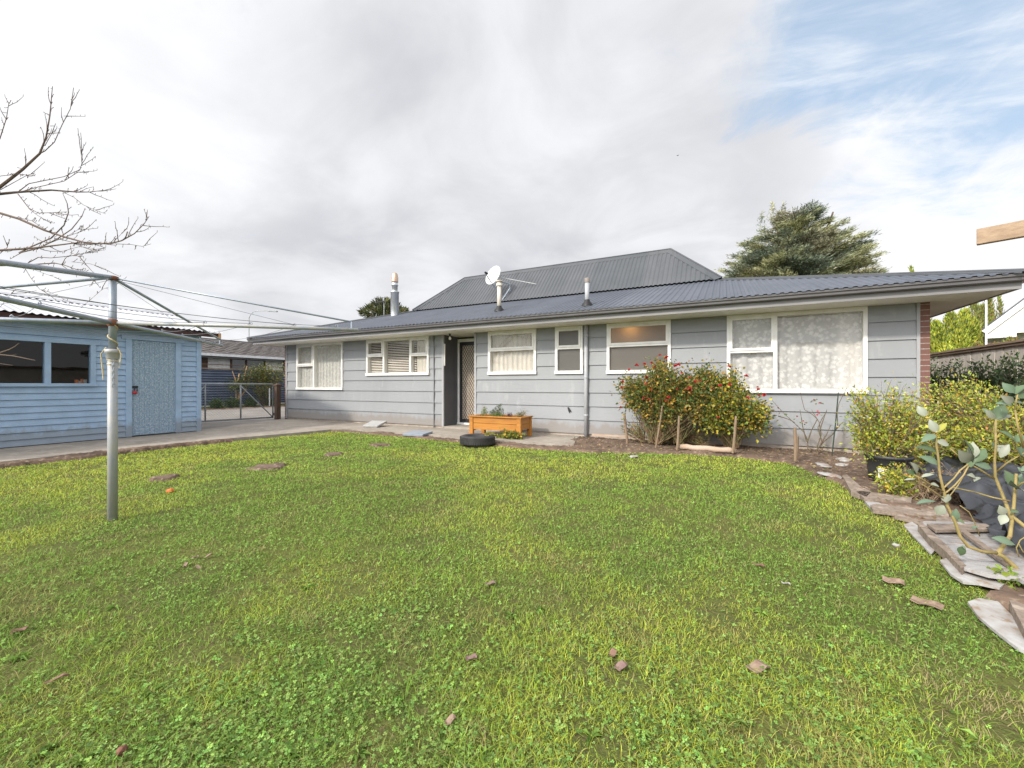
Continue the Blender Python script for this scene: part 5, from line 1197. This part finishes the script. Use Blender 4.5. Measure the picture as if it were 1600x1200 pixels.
pxslab('cardboard_sheet', [(1412,820),(1425,815),(1440,825),(1455,845),(1462,858),(1455,866),(1440,850),(1425,835)], .028, .012, 'card', 'narrow white scrap of cardboard at the left tip of the plywood', 'cardboard')
pxslab('cardboard_sheet', [(1468,875),(1490,868),(1520,885),(1552,903),(1570,912),(1562,918),(1530,911),(1505,909),(1485,896)], .045, .014, 'card', 'white corrugated cardboard sheet beneath the plywood edge', 'cardboard')
pxslab('cardboard_sheet', [(1512,940),(1530,934),(1560,940),(1582,962),(1600,990),(1625,1010),(1630,1030),(1590,1012),(1555,985),(1528,962)], .03, .014, 'card', 'large torn white cardboard sheet at the lawn edge lower right', 'cardboard')
pxslab('old_board', [(1577,938),(1584,938),(1640,960),(1650,1000),(1602,985)], .08, .06, 'oldboard', 'pale wood block at the right edge above the torn cardboard', 'board')
# black plastic sheeting heap
def sheeting():
    poly = [G(u, v) for u, v in [(1425,775),(1440,745),(1490,728),(1560,722),(1660,722),(1760,760),(1760,930),(1660,925),(1600,900),(1560,868),(1520,822),(1470,800)]]
    pl = [(p.x, p.y) for p in poly]; xs = [p[0] for p in pl]; ys = [p[1] for p in pl]; cs = .022
    X, Y = np.meshgrid(np.arange(min(xs), max(xs), cs), np.arange(min(ys), max(ys), cs), indexing='ij')
    ins = inpoly(X+(fbm(X*3,Y*3)-.5)*.25, Y+(fbm(X*3+30,Y*3)-.5)*.25, pl)
    r1 = 1-np.abs(2*fbm(X*2.1+3, Y*2.1+8, 3)-1); r2 = 1-np.abs(2*fbm(X*5+13, Y*4+1, 3)-1)
    Z = .02+.26*np.clip(fbm(X*1.3, Y*1.3+4, 2)-.25, 0, 1)+.16*r1**3+.06*r2**3
    nx, ny = X.shape; idx = np.arange(nx*ny).reshape(nx, ny); k = ins[:-1,:-1] & ins[1:,:-1] & ins[:-1,1:] & ins[1:,1:]
    F = np.stack([idx[:-1,:-1][k], idx[1:,:-1][k], idx[1:,1:][k], idx[:-1,1:][k]], 1); used = np.unique(F); rm = np.full(nx*ny, -1); rm[used] = np.arange(len(used))
    o = mesh_np('plastic_sheeting', np.stack([X,Y,Z],-1).reshape(-1,3)[used], rm[F], M['plasticblack'], smooth=True)
    tag(o, 'crumpled heap of black plastic sheeting behind the boards at right', 'plastic sheet')
sheeting()
# scraps
def lump(name, p, r, sq, m, label, cat, seed, group=None):
    rng = np.random.default_rng(seed); bm = bmesh.new(); bmesh.ops.create_icosphere(bm, subdivisions=2, radius=1)
    me = bpy.data.meshes.new(name)
    for v in bm.verts: v.co = Vector((v.co.x*r*sq[0], v.co.y*r*sq[1], v.co.z*r*sq[2]))*(1+rng.normal(0,.12))
    bm.transform(Matrix.Translation(p) @ Matrix.Rotation(rng.random()*6, 4, 'Z')); bm.to_mesh(me); bm.free(); me.materials.append(M[m])
    return tag(link(name, me), label, cat, group)
lump('rubble_lump', G(1319,719,.05), .13, (1.2,.7,.32), 'card', 'biggest white rubble lump left of the black pot', 'rubble', 1)
lump('rubble_lump', G(1286,727,.04), .12, (1.4,.6,.2), 'ply', 'flat grey rubble lump near the wooden pegs', 'rubble', 2)
lump('rubble_lump', G(1314,727,.04), .08, (1.1,.8,.4), 'card', 'small white rubble lump just below the biggest one', 'rubble', 3)
lump('rubble_lump', G(1295,742,.04), .13, (1.3,.6,.18), 'ply', 'long flat grey lump at the lawn edge beside the dark board end', 'rubble', 4)
lump('rubble_lump', G(990,713,.02), .09, (1.3,.7,.15), 'card', 'white scrap on the soil left of the pale log', 'rubble', 5)
lump('orange_fruit', G(266,767,.02), .035, (1,1,.8), 'orange', 'small orange fallen fruit on the lawn right of the clothesline post', 'fruit', 6)
lump('pine_cone', G(190,1173,.018), .015, (1.1,.9,.9), 'cone', 'red brown cone lying in the grass at the lower left', 'cone', 7)
lump('pale_stone', G(1400,852,.015), .022, (1,.8,.6), 'card', 'pale round stone on the lawn near the cardboard scrap', 'stone', 8)
def chip(name, u, v, L, W, rot, m, label, cat, curl=.003, z=.020):
    p = G(u, v, z); Rm = Matrix.Rotation(rot, 3, 'Z') @ Matrix.Rotation(.16, 3, 'Y'); d = MB(); n = 5; g = []
    rr = random.Random(int(u)); 
    for j in (0, 1):
        for i in range(n):
            t = i/(n-1)-.5
            for k in (-1, 0, 1):
                w_ = W*(1 if 'chip' in name or 'bark' in name else math.sqrt(max(.03, 1-(2*t)**2)))*.5*rr.uniform(.85, 1.1)
                g.append(tuple(p+Rm @ Vector((t*L, k*w_, curl*(k*k)+.01*math.sin(t*5)-j*.004))))
    fs = []
    for j in (0, 1):
        for i in range(n-1):
            for k in (0, 1):
                a = j*n*3+i*3+k; fs.append((a, a+1, a+4, a+3))
    o = n*3; 
    for i in range(n-1): fs += [(i*3, (i+1)*3, o+(i+1)*3, o+i*3), (i*3+2, (i+1)*3+2, o+(i+1)*3+2, o+i*3+2)]
    fs += [(0,1,o+1,o),(1,2,o+2,o+1),(o-3,o-2,2*o-2,2*o-3),(o-2,o-1,2*o-1,2*o-2)]
    d.add(g, fs); return tag(d.build(name, M[m]), label, cat)
chip('wood_chip', 1184, 1041, .085, .052, .9, 'chip', 'square pinkish wood chip on the front lawn', 'wood chip', .002)
chip('bark_piece', 1396, 910, .095, .075, -.2, 'chip', 'curled brown bark piece near the cardboard at right', 'bark', .014)
chip('bark_piece', 1448, 943, .12, .075, -.45, 'chip', 'longest pale bark strip on the lawn near the torn cardboard', 'bark', .008)
chip('dead_leaf', 1185, 882, .07, .035, -.5, 'deadleaf', 'yellowish curled dead leaf on the right half of the lawn', 'leaf')
chip('dead_leaf', 766, 911, .06, .04, .4, 'pinkleaf', 'pink faded leaf on the middle of the lawn', 'leaf')
chip('dead_leaf', 970, 1040, .055, .04, .7, 'pinkleaf', 'pink faded leaf right of the lawn centre', 'leaf')
chip('dead_leaf', 736, 1027, .05, .04, .2, 'pinkleaf', 'mauve round dead leaf in the lower middle of the lawn', 'leaf')
chip('dead_leaf', 958, 1020, .04, .03, 1.2, 'deadleaf', 'small russet leaf just above the pink leaf right of centre', 'leaf')
chip('dead_leaf', 30, 984, .06, .05, .3, 'deadleaf', 'dark brown leaf on the grass at the left edge', 'leaf')
chip('dead_leaf', 703, 1125, .04, .03, .8, 'chip', 'tan leaf tip at the bottom centre of the lawn', 'leaf')
chip('dead_leaf', 1228, 911, .05, .012, -.6, 'card', 'thin white sliver on the right half of the lawn', 'scrap')
chip('dead_leaf', 88, 1060, .07, .02, 1.1, 'deadleaf', 'grey curled leaf on the lawn near the lower left corner', 'leaf')
for k, (u, v) in enumerate([(305,870),(325,868),(290,882),(310,886)]):
    chip('wood_shaving', u, v, .05, .02, .3+k, 'chip', ['left','top right','lowest left','lowest right'][k]+' shaving of the four pale shavings on the lawn right of the post', 'shaving')

# ================================================================== THICK LEAVED BRANCH (right foreground)
def thick_branch():
    rng = np.random.default_rng(31); b = G(1606, 915, 0.0)
    root = thing('feijoa_bush', 'young bush with yellow brown stems and grey green white backed leaves at right', 'bush', (b.x, b.y, 0))
    d = MB(); D0 = 2.45
    lines = [([(1640,960,2.42),(1606,912,2.42),(1585,885,2.43),(1568,870,2.45),(1557,864,2.45)],.014,.011),
     ([(1557,864,2.45),(1535,862,2.45),(1513,854,2.46),(1500,838,2.47),(1492,815,2.48),(1480,790,2.5),(1474,765,2.5),(1468,740,2.5),(1466,715,2.5),(1463,695,2.5),(1462,680,2.5)],.010,.005),
     ([(1560,864,2.45),(1568,852,2.5),(1578,838,2.55),(1581,815,2.6),(1584,790,2.62),(1586,765,2.65),(1588,740,2.65)],.012,.007),
     ([(1581,812,2.6),(1573,790,2.65),(1563,765,2.7),(1555,745,2.7),(1554,720,2.7),(1556,700,2.7),(1556,655,2.7)],.011,.005),
     ([(1640,850,2.5),(1610,830,2.55),(1583,808,2.6)],.013,.010),
     ([(1553,748,2.7),(1530,733,2.7),(1510,722,2.72),(1495,710,2.72),(1484,700,2.74)],.006,.0035),
     ([(1556,738,2.7),(1575,722,2.65),(1600,708,2.6)],.005,.004),
     ([(1578,783,2.62),(1550,777,2.65),(1520,768,2.7),(1490,762,2.7)],.005,.004),
     ([(1474,768,2.5),(1455,758,2.48),(1440,748,2.46),(1428,742,2.45)],.005,.0035),([(1476,780,2.5),(1455,765,2.5),(1432,752,2.5)],.0045,.003),
     ([(1475,762,2.52),(1490,748,2.55),(1500,735,2.55),(1513,725,2.55)],.0045,.004),([(1478,770,2.52),(1492,758,2.56),(1506,742,2.56),(1513,728,2.56)],.0045,.004),([(1484,775,2.52),(1497,758,2.56),(1514,728,2.56)],.003,.003),
     ([(1586,765,2.65),(1596,755,2.6),(1615,748,2.55)],.005,.004),([(1512,930/1.0,2.4),(1500,800,2.5)],.0,.0) if False else ([(1531,838,2.5),(1522,815,2.5),(1514,800,2.5),(1500,790,2.5)],.003,.0025),
     ([(1555,690,2.7),(1553,670,2.72),(1555,655,2.72)],.004,.003),([(1586,640,2.5),(1588,625,2.5),(1590,616,2.5)],.005,.004),([(1600,700,2.5),(1590,665,2.5),(1586,640,2.5)],.006,.005),
     ([(1592,870,2.4),(1588,856,2.4),(1594,844,2.4),(1612,832,2.4)],.003,.0025),([(1612,870,2.4),(1598,862,2.4),(1592,850,2.4)],.003,.0025)]
    for ln, ra, rb in lines:
        pts = [at(u, v, dd) for u, v, dd in ln]; n = len(pts); d.tube(pts, [ra+(rb-ra)*i/(n-1) for i in range(n)], 8)
    d.build('stems', M['feijoastem'], root, smooth=True)
    LF = [ # base u,v, tip u,v, depth, width ratio, side shown (0 green,1 white)
     (1585,614,1566,598,2.5,.55,0),(1587,614,1605,599,2.5,.55,0),(1584,630,1564,618,2.5,.4,1),(1588,620,1612,612,2.5,.5,0),(1586,628,1606,632,2.5,.5,0),(1583,632,1556,630,2.5,.4,0),
     (1556,655,1570,632,2.7,.5,0),(1554,655,1540,640,2.7,.4,1),(1556,655,1583,648,2.7,.3,1),(1553,653,1536,638,2.72,.5,0),(1557,652,1560,632,2.72,.4,0),
     (1464,676,1452,655,2.5,.5,1),(1463,675,1480,660,2.5,.35,0),(1462,678,1440,690,2.5,.35,0),(1464,690,1484,695,2.5,.5,1),(1464,690,1455,686,2.5,.6,0),(1466,705,1432,697,2.5,.3,0),(1468,725,1436,712,2.5,.38,0),
     (1446,650,1434,634,2.55,.6,1),(1522,722,1511,688,2.7,.45,0),(1523,722,1540,700,2.7,.5,0),(1520,716,1520,690,2.7,.5,1),(1518,722,1498,704,2.7,.5,1),(1523,724,1552,732,2.7,.35,0),(1517,730,1513,710,2.7,.5,0),
     (1555,705,1575,695,2.7,.4,1),(1557,705,1550,690,2.72,.4,0),(1588,688,1562,672,2.6,.3,0),(1588,690,1608,680,2.6,.6,0),(1590,700,1606,712,2.6,.5,0),(1563,715,1577,693,2.65,.4,1),
     (1588,762,1571,735,2.65,.5,0),(1589,762,1596,740,2.65,.4,0),(1568,805,1562,790,2.6,.7,1),(1570,803,1564,820,2.6,.6,1),(1580,800,1592,798,2.58,.3,0),
     (1552,840,1588,851,2.45,.36,0),(1503,852,1508,858,2.46,.6,0),(1506,854,1500,868,2.46,.6,0),(1478,785,1482,772,2.48,.9,1),(1474,790,1464,805,2.5,.7,1),(1462,782,1432,786,2.5,.3,0),(1492,812,1494,795,2.48,.5,0),(1494,810,1508,818,2.48,.35,0),
     (1434,740,1424,722,2.45,.45,1),(1432,742,1416,734,2.45,.5,0),(1440,745,1460,740,2.46,.35,1),(1430,748,1412,750,2.46,.3,1),(1455,756,1468,760,2.48,.5,1),(1525,745,1512,742,2.6,.35,1),(1518,826,1528,822,2.5,.5,0),(1600,768,1578,752,2.6,.5,0),(1604,740,1590,730,2.55,.5,0),(1596,735,1612,728,2.55,.5,0),
     (1530,745,1522,752,2.6,.4,1),(1545,715,1530,712,2.7,.3,1)]
    V = []; F = []; C = []; n0 = 0
    cam = np.array([0,0,H])
    for (u0,v0,u1,v1,dd,wr,side) in LF:
        p = np.array(at(u0,v0,dd)); q = np.array(at(u1,v1,dd+rng.uniform(-.03,.03))); ax = q-p; L = np.linalg.norm(ax); ax /= L
        view = unit(cam-p); nrm = unit(view+np.array([0,0,.5])+rng.normal(0,.35,3)); sd = unit(np.cross(ax, nrm)); nm = np.cross(sd, ax)
        if nm @ view < 0: nm = -nm
        ts = np.linspace(0, 1, 7); hw = np.sin(np.pi*np.clip(ts,0.03,.985)**.85)*L*wr*.55
        for lay, sgn in ((0, .0011), (1, -.0011)):
            green = (lay == 0) ^ (side == 1)
            col = np.array([.105,.16,.08])*rng.uniform(.65,1.25) if green else np.array([.27,.29,.225])*rng.uniform(.85,1.1)
            if green and rng.random() < .12: col = np.array([.30,.29,.05])
            if green and side == 0 and rng.random() < .4: col = np.array([.13,.19,.125])
            for i, t in enumerate(ts):
                c = p+ax*L*t-nm*(.18*L*(t-.5)**2*4-.0)*.35+nm*sgn
                V += [c+sd*hw[i]+nm*hw[i]*.28, c, c-sd*hw[i]+nm*hw[i]*.28]; C += [col, col*1.18, col]
            for i in range(6):
                a = n0+i*3; F += [(a,a+1,a+4,a+3),(a+1,a+2,a+5,a+4)]
            n0 += 21
    mesh_np('leaves', np.array(V), np.array(F), M['bigleaf'], np.array(C), root, smooth=True)
thick_branch()
c = G(1570, 918, .02); root = thing('weed_seedling', 'bright green weed sprouting between the cardboard sheets', 'weed', (c.x,c.y,0))
shrub(root, 97, [(c.x,c.y,.01)], [((c.x,c.y,.09),(.05,.05,.04),1),((c.x+.05,c.y-.04,.05),(.04,.04,.03),1)], 14, 8, .035, .028, [(1,(.17,.27,.04)),(1,(.24,.32,.05))], 'greenstem', spread=.02, stem_r=.002, start=.6)

# ================================================================== LAWN
def lawn():
    rng = np.random.default_rng(101)
    poly = [(-8.95,-3.5),(-8.93,1.0),(-8.98,2.6),(-9.0,4.2),(-8.86,5.0),(-8.78,6.0),(-8.72,6.85),(-8.45,7.3),(-7.8,7.22),(-6.6,7.15),(-5.6,7.08),(-4.3,6.9),(-2.6,6.85)] + LAWN_R[1:] + [(2.6,1.2),(3.2,-3.5)]
    def sample(n, d0, d1, p):
        """points in the fan seen by the camera, density falling with distance as d**-p"""
        u = rng.random(n); k = 2-p
        d = (d0**k+u*(d1**k-d0**k))**(1/k) if abs(k) > 1e-6 else d0*(d1/d0)**u
        a = rng.uniform(-1.62, 1.5, n); x = d*(-SN+a*CS); y = d*(CS+a*SN)
        jx = x+(fbm(x*3.1,y*3.1)-.5)*.30; jy = y+(fbm(x*3.1+50,y*3.1+7)-.5)*.30
        ok = inpoly(jx, jy, poly)
        soilish = (~ok) & (x > -2.7) & (y > 6.3) & (y < 8.0) & (fbm(x*2.2+5, y*2.2) > .49) & (rng.random(n) < .6)
        ok |= soilish
        for pl in PATCH_P: ok &= ~(inpoly(x, y, pl) & (rng.random(n) < .93))
        ok &= rng.random(n) > np.clip((fbm(x*6+11, y*6+3, 3)-.58)*5, 0, .75)
        ok &= ((x+4.22)**2+(y-6.80)**2 > .36**2)
        # thin scuffed zone low at the right edge
        dry = np.clip(1-np.hypot((x-.86)/.30, (y-2.08)/.34), 0, 1); ok &= rng.random(n) > dry*.55
        return x[ok], y[ok], d[ok], dry[ok]
    def tint(x, y, d, n):
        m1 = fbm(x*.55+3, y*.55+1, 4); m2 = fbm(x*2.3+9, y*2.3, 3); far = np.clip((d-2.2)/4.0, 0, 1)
        yel = np.clip((m1-.43)*4+far*.45-.10+(m2-.5)*1.6, 0, 1)[:, None]
        cg = np.array([.24,.385,.066]); cy = np.array([.49,.60,.082]); c = cg*(1-yel)+cy*yel
        br = np.clip((fbm(x*5.1+40, y*5.1, 3)-.60)*6, 0, 1)[:, None]*.6; c = c*(1-br)+np.array([.42,.35,.15])*br; c = c*(.80+.20*far)[:, None]  # blades dimmed towards the camera: foreground shade put into the colour
        return np.clip(c*(1+rng.normal(0,.36,(n,1)))*(1+rng.normal(0,.08,(n,3))), .01, .65)
    V = []; F = []; C = []; nv = 0
    x, y, d, dry = sample(640000, .9, 12.5, 1.3); n = len(x)
    h = rng.uniform(.007,.024,n)*(.7+.9*fbm(x*3,y*3)); w = np.maximum(.0017, d*.00075)*rng.uniform(.8,1.4,n)
    az = rng.random(n)*6.283; lean = rng.uniform(.6,2.6,n)*h; dx, dy = np.cos(az), np.sin(az); px2, py2 = -dy*w*.5, dx*w*.5
    z0 = np.full(n, -.002)
    P0 = np.stack([x-px2, y-py2, z0],1); P1 = np.stack([x+px2, y+py2, z0],1)
    P2 = np.stack([x+dx*lean*.4-px2*.8, y+dy*lean*.4-py2*.8, h*.7],1); P3 = np.stack([x+dx*lean*.4+px2*.8, y+dy*lean*.4+py2*.8, h*.7],1); P4 = np.stack([x+dx*lean, y+dy*lean, h],1)
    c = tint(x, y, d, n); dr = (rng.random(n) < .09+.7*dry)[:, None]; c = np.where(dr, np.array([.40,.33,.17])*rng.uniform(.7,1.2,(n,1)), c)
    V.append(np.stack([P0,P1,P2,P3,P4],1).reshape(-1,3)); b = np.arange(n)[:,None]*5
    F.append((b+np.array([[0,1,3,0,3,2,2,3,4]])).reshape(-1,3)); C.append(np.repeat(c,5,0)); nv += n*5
    # clover: three rounded leaflets on a low stalk
    x, y, d, dry = sample(300000, .9, 10.5, 1.35); m = (fbm(x*1.3+70, y*1.3, 4)+.8*(rng.random(len(x))-.5) > .46) & (rng.random(len(x)) > dry); x, y, d = x[m], y[m], d[m]; n = len(x)
    r = np.maximum(rng.uniform(.0028,.0066,n)*(1+.5*(rng.random(n) < .12)), d*.0013); z = rng.uniform(.005,.024,n); a0 = rng.random(n)*6.28
    cc = np.array([.225,.36,.09])*rng.uniform(.3,1.75,(n,1))*(1+rng.normal(0,.08,(n,3))); far = np.clip((d-2.5)/4,0,1)[:,None]; cc = np.clip(cc*(.85+.15*far)*(1-far*.6)+np.array([.37,.49,.08])*far*.6*rng.uniform(.6,1.4,(n,1)), .01, .6)  # clover also dimmed nearby, the same foreground shade in its colour
    tx, ty = rng.normal(0,.30,n), rng.normal(0,.30,n)
    for k in range(3):
        a = a0+k*2.094; ux, uy = np.cos(a), np.sin(a); sx, sy_ = -uy, ux
        def pt(f, s_): 
            ax_ = ux*r*f+sx*r*s_; ay_ = uy*r*f+sy_*r*s_; return np.stack([x+ax_, y+ay_, z+ax_*tx+ay_*ty],1)
        V.append(np.stack([pt(.05,0),pt(.55,.52),pt(1.08,.42),pt(1.0,0),pt(1.08,-.42),pt(.55,-.52)],1).reshape(-1,3)); b = np.arange(n)[:,None]*6+nv
        F.append((b+np.array([[0,1,2,0,2,3,0,3,4,0,4,5]])).reshape(-1,3)); C.append(np.repeat(cc,6,0)); nv += n*6
    V = np.concatenate(V); F = np.concatenate(F); C = np.concatenate(C)
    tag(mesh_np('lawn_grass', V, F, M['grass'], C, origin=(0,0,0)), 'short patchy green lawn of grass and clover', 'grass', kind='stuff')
    # broad leaved weed rosettes in the near lawn
    LV = Leafy()
    spots = [G(u, v) for u, v in [(1330,1150),(1260,1165),(925,1155),(905,1065),(800,965),(840,955),(240,1085),(300,1130),(60,1180),(130,1195),(30,1030),(450,1190),(1080,1125),(1150,1130),(1290,1005),(1360,1000),(620,1100),(690,1165),(560,1180),(1440,1190),(1390,1080),(1000,1150),(380,1095),(1190,960),(480,920),(180,950),(1120,1190),(1530,1160),(350,1180),(760,1185),(1230,1090)]]
    for p in spots:
        n = rng.integers(9, 18); az = rng.random(n)*6.28; el = rng.uniform(.15,.75,n); A = np.stack([np.cos(az)*np.cos(el), np.sin(az)*np.cos(el), np.sin(el)],1); L = rng.uniform(.022,.062,n)
        base = np.array([p.x,p.y,.006]); col = np.array([.20,.32,.07])*rng.uniform(.6,1.4,(n,1))
        mid = base+A*L[:,None]*.5; LV.add(*leaves(np.repeat(base[None],n,0), A, L, L*rng.uniform(.16,.30,n), col, rng, fold=.25, droop=.5))
    tag(LV.build('lawn_weeds', M['grass']), 'broad leaved weeds scattered through the lawn', 'weeds', kind='stuff')
    # leaf litter and sticks on the soil
    LV = Leafy(); n = 6500; xx = rng.uniform(-2.7,4.4,n); yy = rng.uniform(2.2,8.6,n); ok = inpoly(xx,yy,bed) & ((yy > 6.6) | (rng.random(n) < .6)); xx, yy = xx[ok], yy[ok]; n = len(xx)
    zz = .05+np.clip((yy-7.2)/1.4,0,1)*.012+rng.uniform(0,.02,n); A = rnd_unit(n, rng); A[:,2] = np.abs(A[:,2])*.3; A = unit(A)
    LV.add(*leaves(np.stack([xx,yy,zz],1), A, rng.uniform(.012,.055,n), rng.uniform(.005,.022,n), pick([(3,(.24,.15,.09)),(2,(.36,.25,.15)),(1,(.42,.34,.12)),(1,(.12,.17,.05))], n, rng), rng))
    tag(LV.build('leaf_litter', M['leaf']), 'brown leaf litter over the garden soil', 'leaf litter', kind='stuff')
lawn()

# ================================================================== WORLD, SUN, CAMERA
SUN_AZ, SUN_EL = R(21), R(34)
sdir = Vector((-math.sin(SUN_AZ)*math.cos(SUN_EL), -math.cos(SUN_AZ)*math.cos(SUN_EL), math.sin(SUN_EL)))
def world():
    w = bpy.data.worlds.new('World'); S.world = w; w.use_nodes = True; nt = w.node_tree; nt.nodes.clear()
    out = N(nt, 'OutputWorld'); bg = N(nt, 'Background'); nt.links.new(bg.outputs[0], out.inputs[0])
    sky = N(nt, 'TexSky', sky_type='NISHITA'); sky.sun_disc = False; sky.sun_elevation = SUN_EL; sky.sun_rotation = R(180)+SUN_AZ; sky.air_density = 1.2; sky.dust_density = 1.0
    tc = N(nt, 'TexCoord'); sp = N(nt, 'SeparateXYZ'); nt.links.new(tc.outputs['Generated'], sp.inputs[0])
    def mt(op, a, b=None, c=None, clamp=False):
        n = N(nt, 'Math', operation=op, use_clamp=clamp)
        for i, q in enumerate((a, b, c)):
            if q is None: continue
            if isinstance(q, bpy.types.NodeSocket): nt.links.new(q, n.inputs[i])
            else: n.inputs[i].default_value = q
        return n.outputs[0]
    zz = mt('ADD', mt('MAXIMUM', sp.outputs[2], 0.), .22)
    cb = N(nt, 'CombineXYZ'); nt.links.new(mt('DIVIDE', sp.outputs[0], zz), cb.inputs[0]); nt.links.new(mt('DIVIDE', sp.outputs[1], zz), cb.inputs[1])
    def nz(scale, det, off, rough=.55, dist=0.):
        mp = N(nt, 'Mapping'); mp.inputs['Location'].default_value = off; nt.links.new(cb.outputs[0], mp.inputs[0])
        n = N(nt, 'TexNoise'); n.inputs['Scale'].default_value = scale; n.inputs['Detail'].default_value = det; n.inputs['Roughness'].default_value = rough; n.inputs['Distortion'].default_value = dist
        nt.links.new(mp.outputs[0], n.inputs['Vector']); return n.outputs[0]
    def dot(v):
        n = N(nt, 'VectorMath', operation='DOT_PRODUCT'); nt.links.new(tc.outputs['Generated'], n.inputs[0]); n.inputs[1].default_value = Vector(v).normalized(); return n.outputs['Value']
    def sm(x, a, b):
        n = N(nt, 'MapRange', interpolation_type='SMOOTHSTEP'); nt.links.new(x, n.inputs[0]); n.inputs[1].default_value = a; n.inputs[2].default_value = b; return n.outputs[0]
    blue = sm(dot((.31,.79,.53)), .935, 1.0)
    cover = sm(mt('ADD', mt('MULTIPLY', blue, -1.02), mt('MULTIPLY_ADD', nz(2.1, 10, (3.1,1.7,0), .64, .6), 2.5, -.10)), .15, .90)
    big = nz(.85, 5, (.6,4.2,0), .5, .4); mid = nz(1.9, 7, (8,2,0), .55, .5); fine = nz(5.0, 6, (1,7,0), .55, .3)
    lowgrey = mt('MULTIPLY', sm(dot((-.45,.86,.24)), .66, .995), .50)
    white = sm(dot((.62,.78,.22)), .80, .97)
    shade = mt('ADD', mt('ADD', mt('MULTIPLY', sm(big, .34, .66), .40), mt('MULTIPLY', sm(mid, .32, .68), .44)), mt('MULTIPLY', fine, .20))
    val = mt('ADD', mt('SUBTRACT', mt('ADD', shade, .40), lowgrey), mt('MULTIPLY', white, .40), clamp=True)
    cloud = mixrgb(nt, val, (.55,.555,.59), (.90,.905,.925))
    sv = N(nt, 'VectorMath', operation='SCALE'); nt.links.new(sky.outputs[0], sv.inputs[0]); sv.inputs['Scale'].default_value = .12
    mpw = N(nt, 'Mapping'); mpw.inputs['Rotation'].default_value = (0,0,R(35)); mpw.inputs['Scale'].default_value = (1,3.2,1); nt.links.new(cb.outputs[0], mpw.inputs[0])
    nw = N(nt, 'TexNoise'); nw.inputs['Scale'].default_value = 1.6; nw.inputs['Detail'].default_value = 9; nw.inputs['Roughness'].default_value = .62; nw.inputs['Distortion'].default_value = .5; nt.links.new(mpw.outputs[0], nw.inputs['Vector'])
    skyc = mixrgb(nt, .55, sv.outputs[0], (.64,.79,.97))
    skyc = mixrgb(nt, mt('MULTIPLY', sm(nw.outputs[0], .42, .72), .75), skyc, (.90,.92,.95))
    col = mixrgb(nt, cover, skyc, cloud)
    glow = mt('ADD', mt('MULTIPLY', sm(dot(sdir), .30, 1.0), 2.1), 1.0)
    g2 = N(nt, 'VectorMath', operation='SCALE'); nt.links.new(col, g2.inputs[0]); nt.links.new(glow, g2.inputs['Scale'])
    nt.links.new(g2.outputs[0], bg.inputs[0]); bg.inputs[1].default_value = 1.0
world()
L = bpy.data.lights.new('sun', 'SUN'); L.energy = 3.1; L.angle = R(4); L.color = (1,.93,.82)
so = bpy.data.objects.new('sun', L); COL.objects.link(so); so.rotation_euler = (-sdir).to_track_quat('-Z', 'Y').to_euler(); so.location = (0,0,30)
cam = bpy.data.cameras.new('camera'); cam.lens = FPX/1600*36; cam.sensor_width = 36; cam.shift_y = (CY-600)/1600; cam.clip_start = .05; cam.clip_end = 2000
co = bpy.data.objects.new('camera', cam); COL.objects.link(co); co.location = (0,0,H); co.rotation_euler = (R(90), 0, YAW)
S.camera = co
S.view_settings.view_transform = 'Standard'; S.view_settings.look = 'None'; S.view_settings.gamma = 1; S.view_settings.exposure = 0.2
S.cycles.use_denoising = True; S.cycles.max_bounces = 7; S.cycles.diffuse_bounces = 5; S.cycles.glossy_bounces = 3; S.cycles.transparent_max_bounces = 10; S.cycles.transmission_bounces = 4
S.cycles.caustics_reflective = False; S.cycles.caustics_refractive = False; S.cycles.sample_clamp_indirect = 6
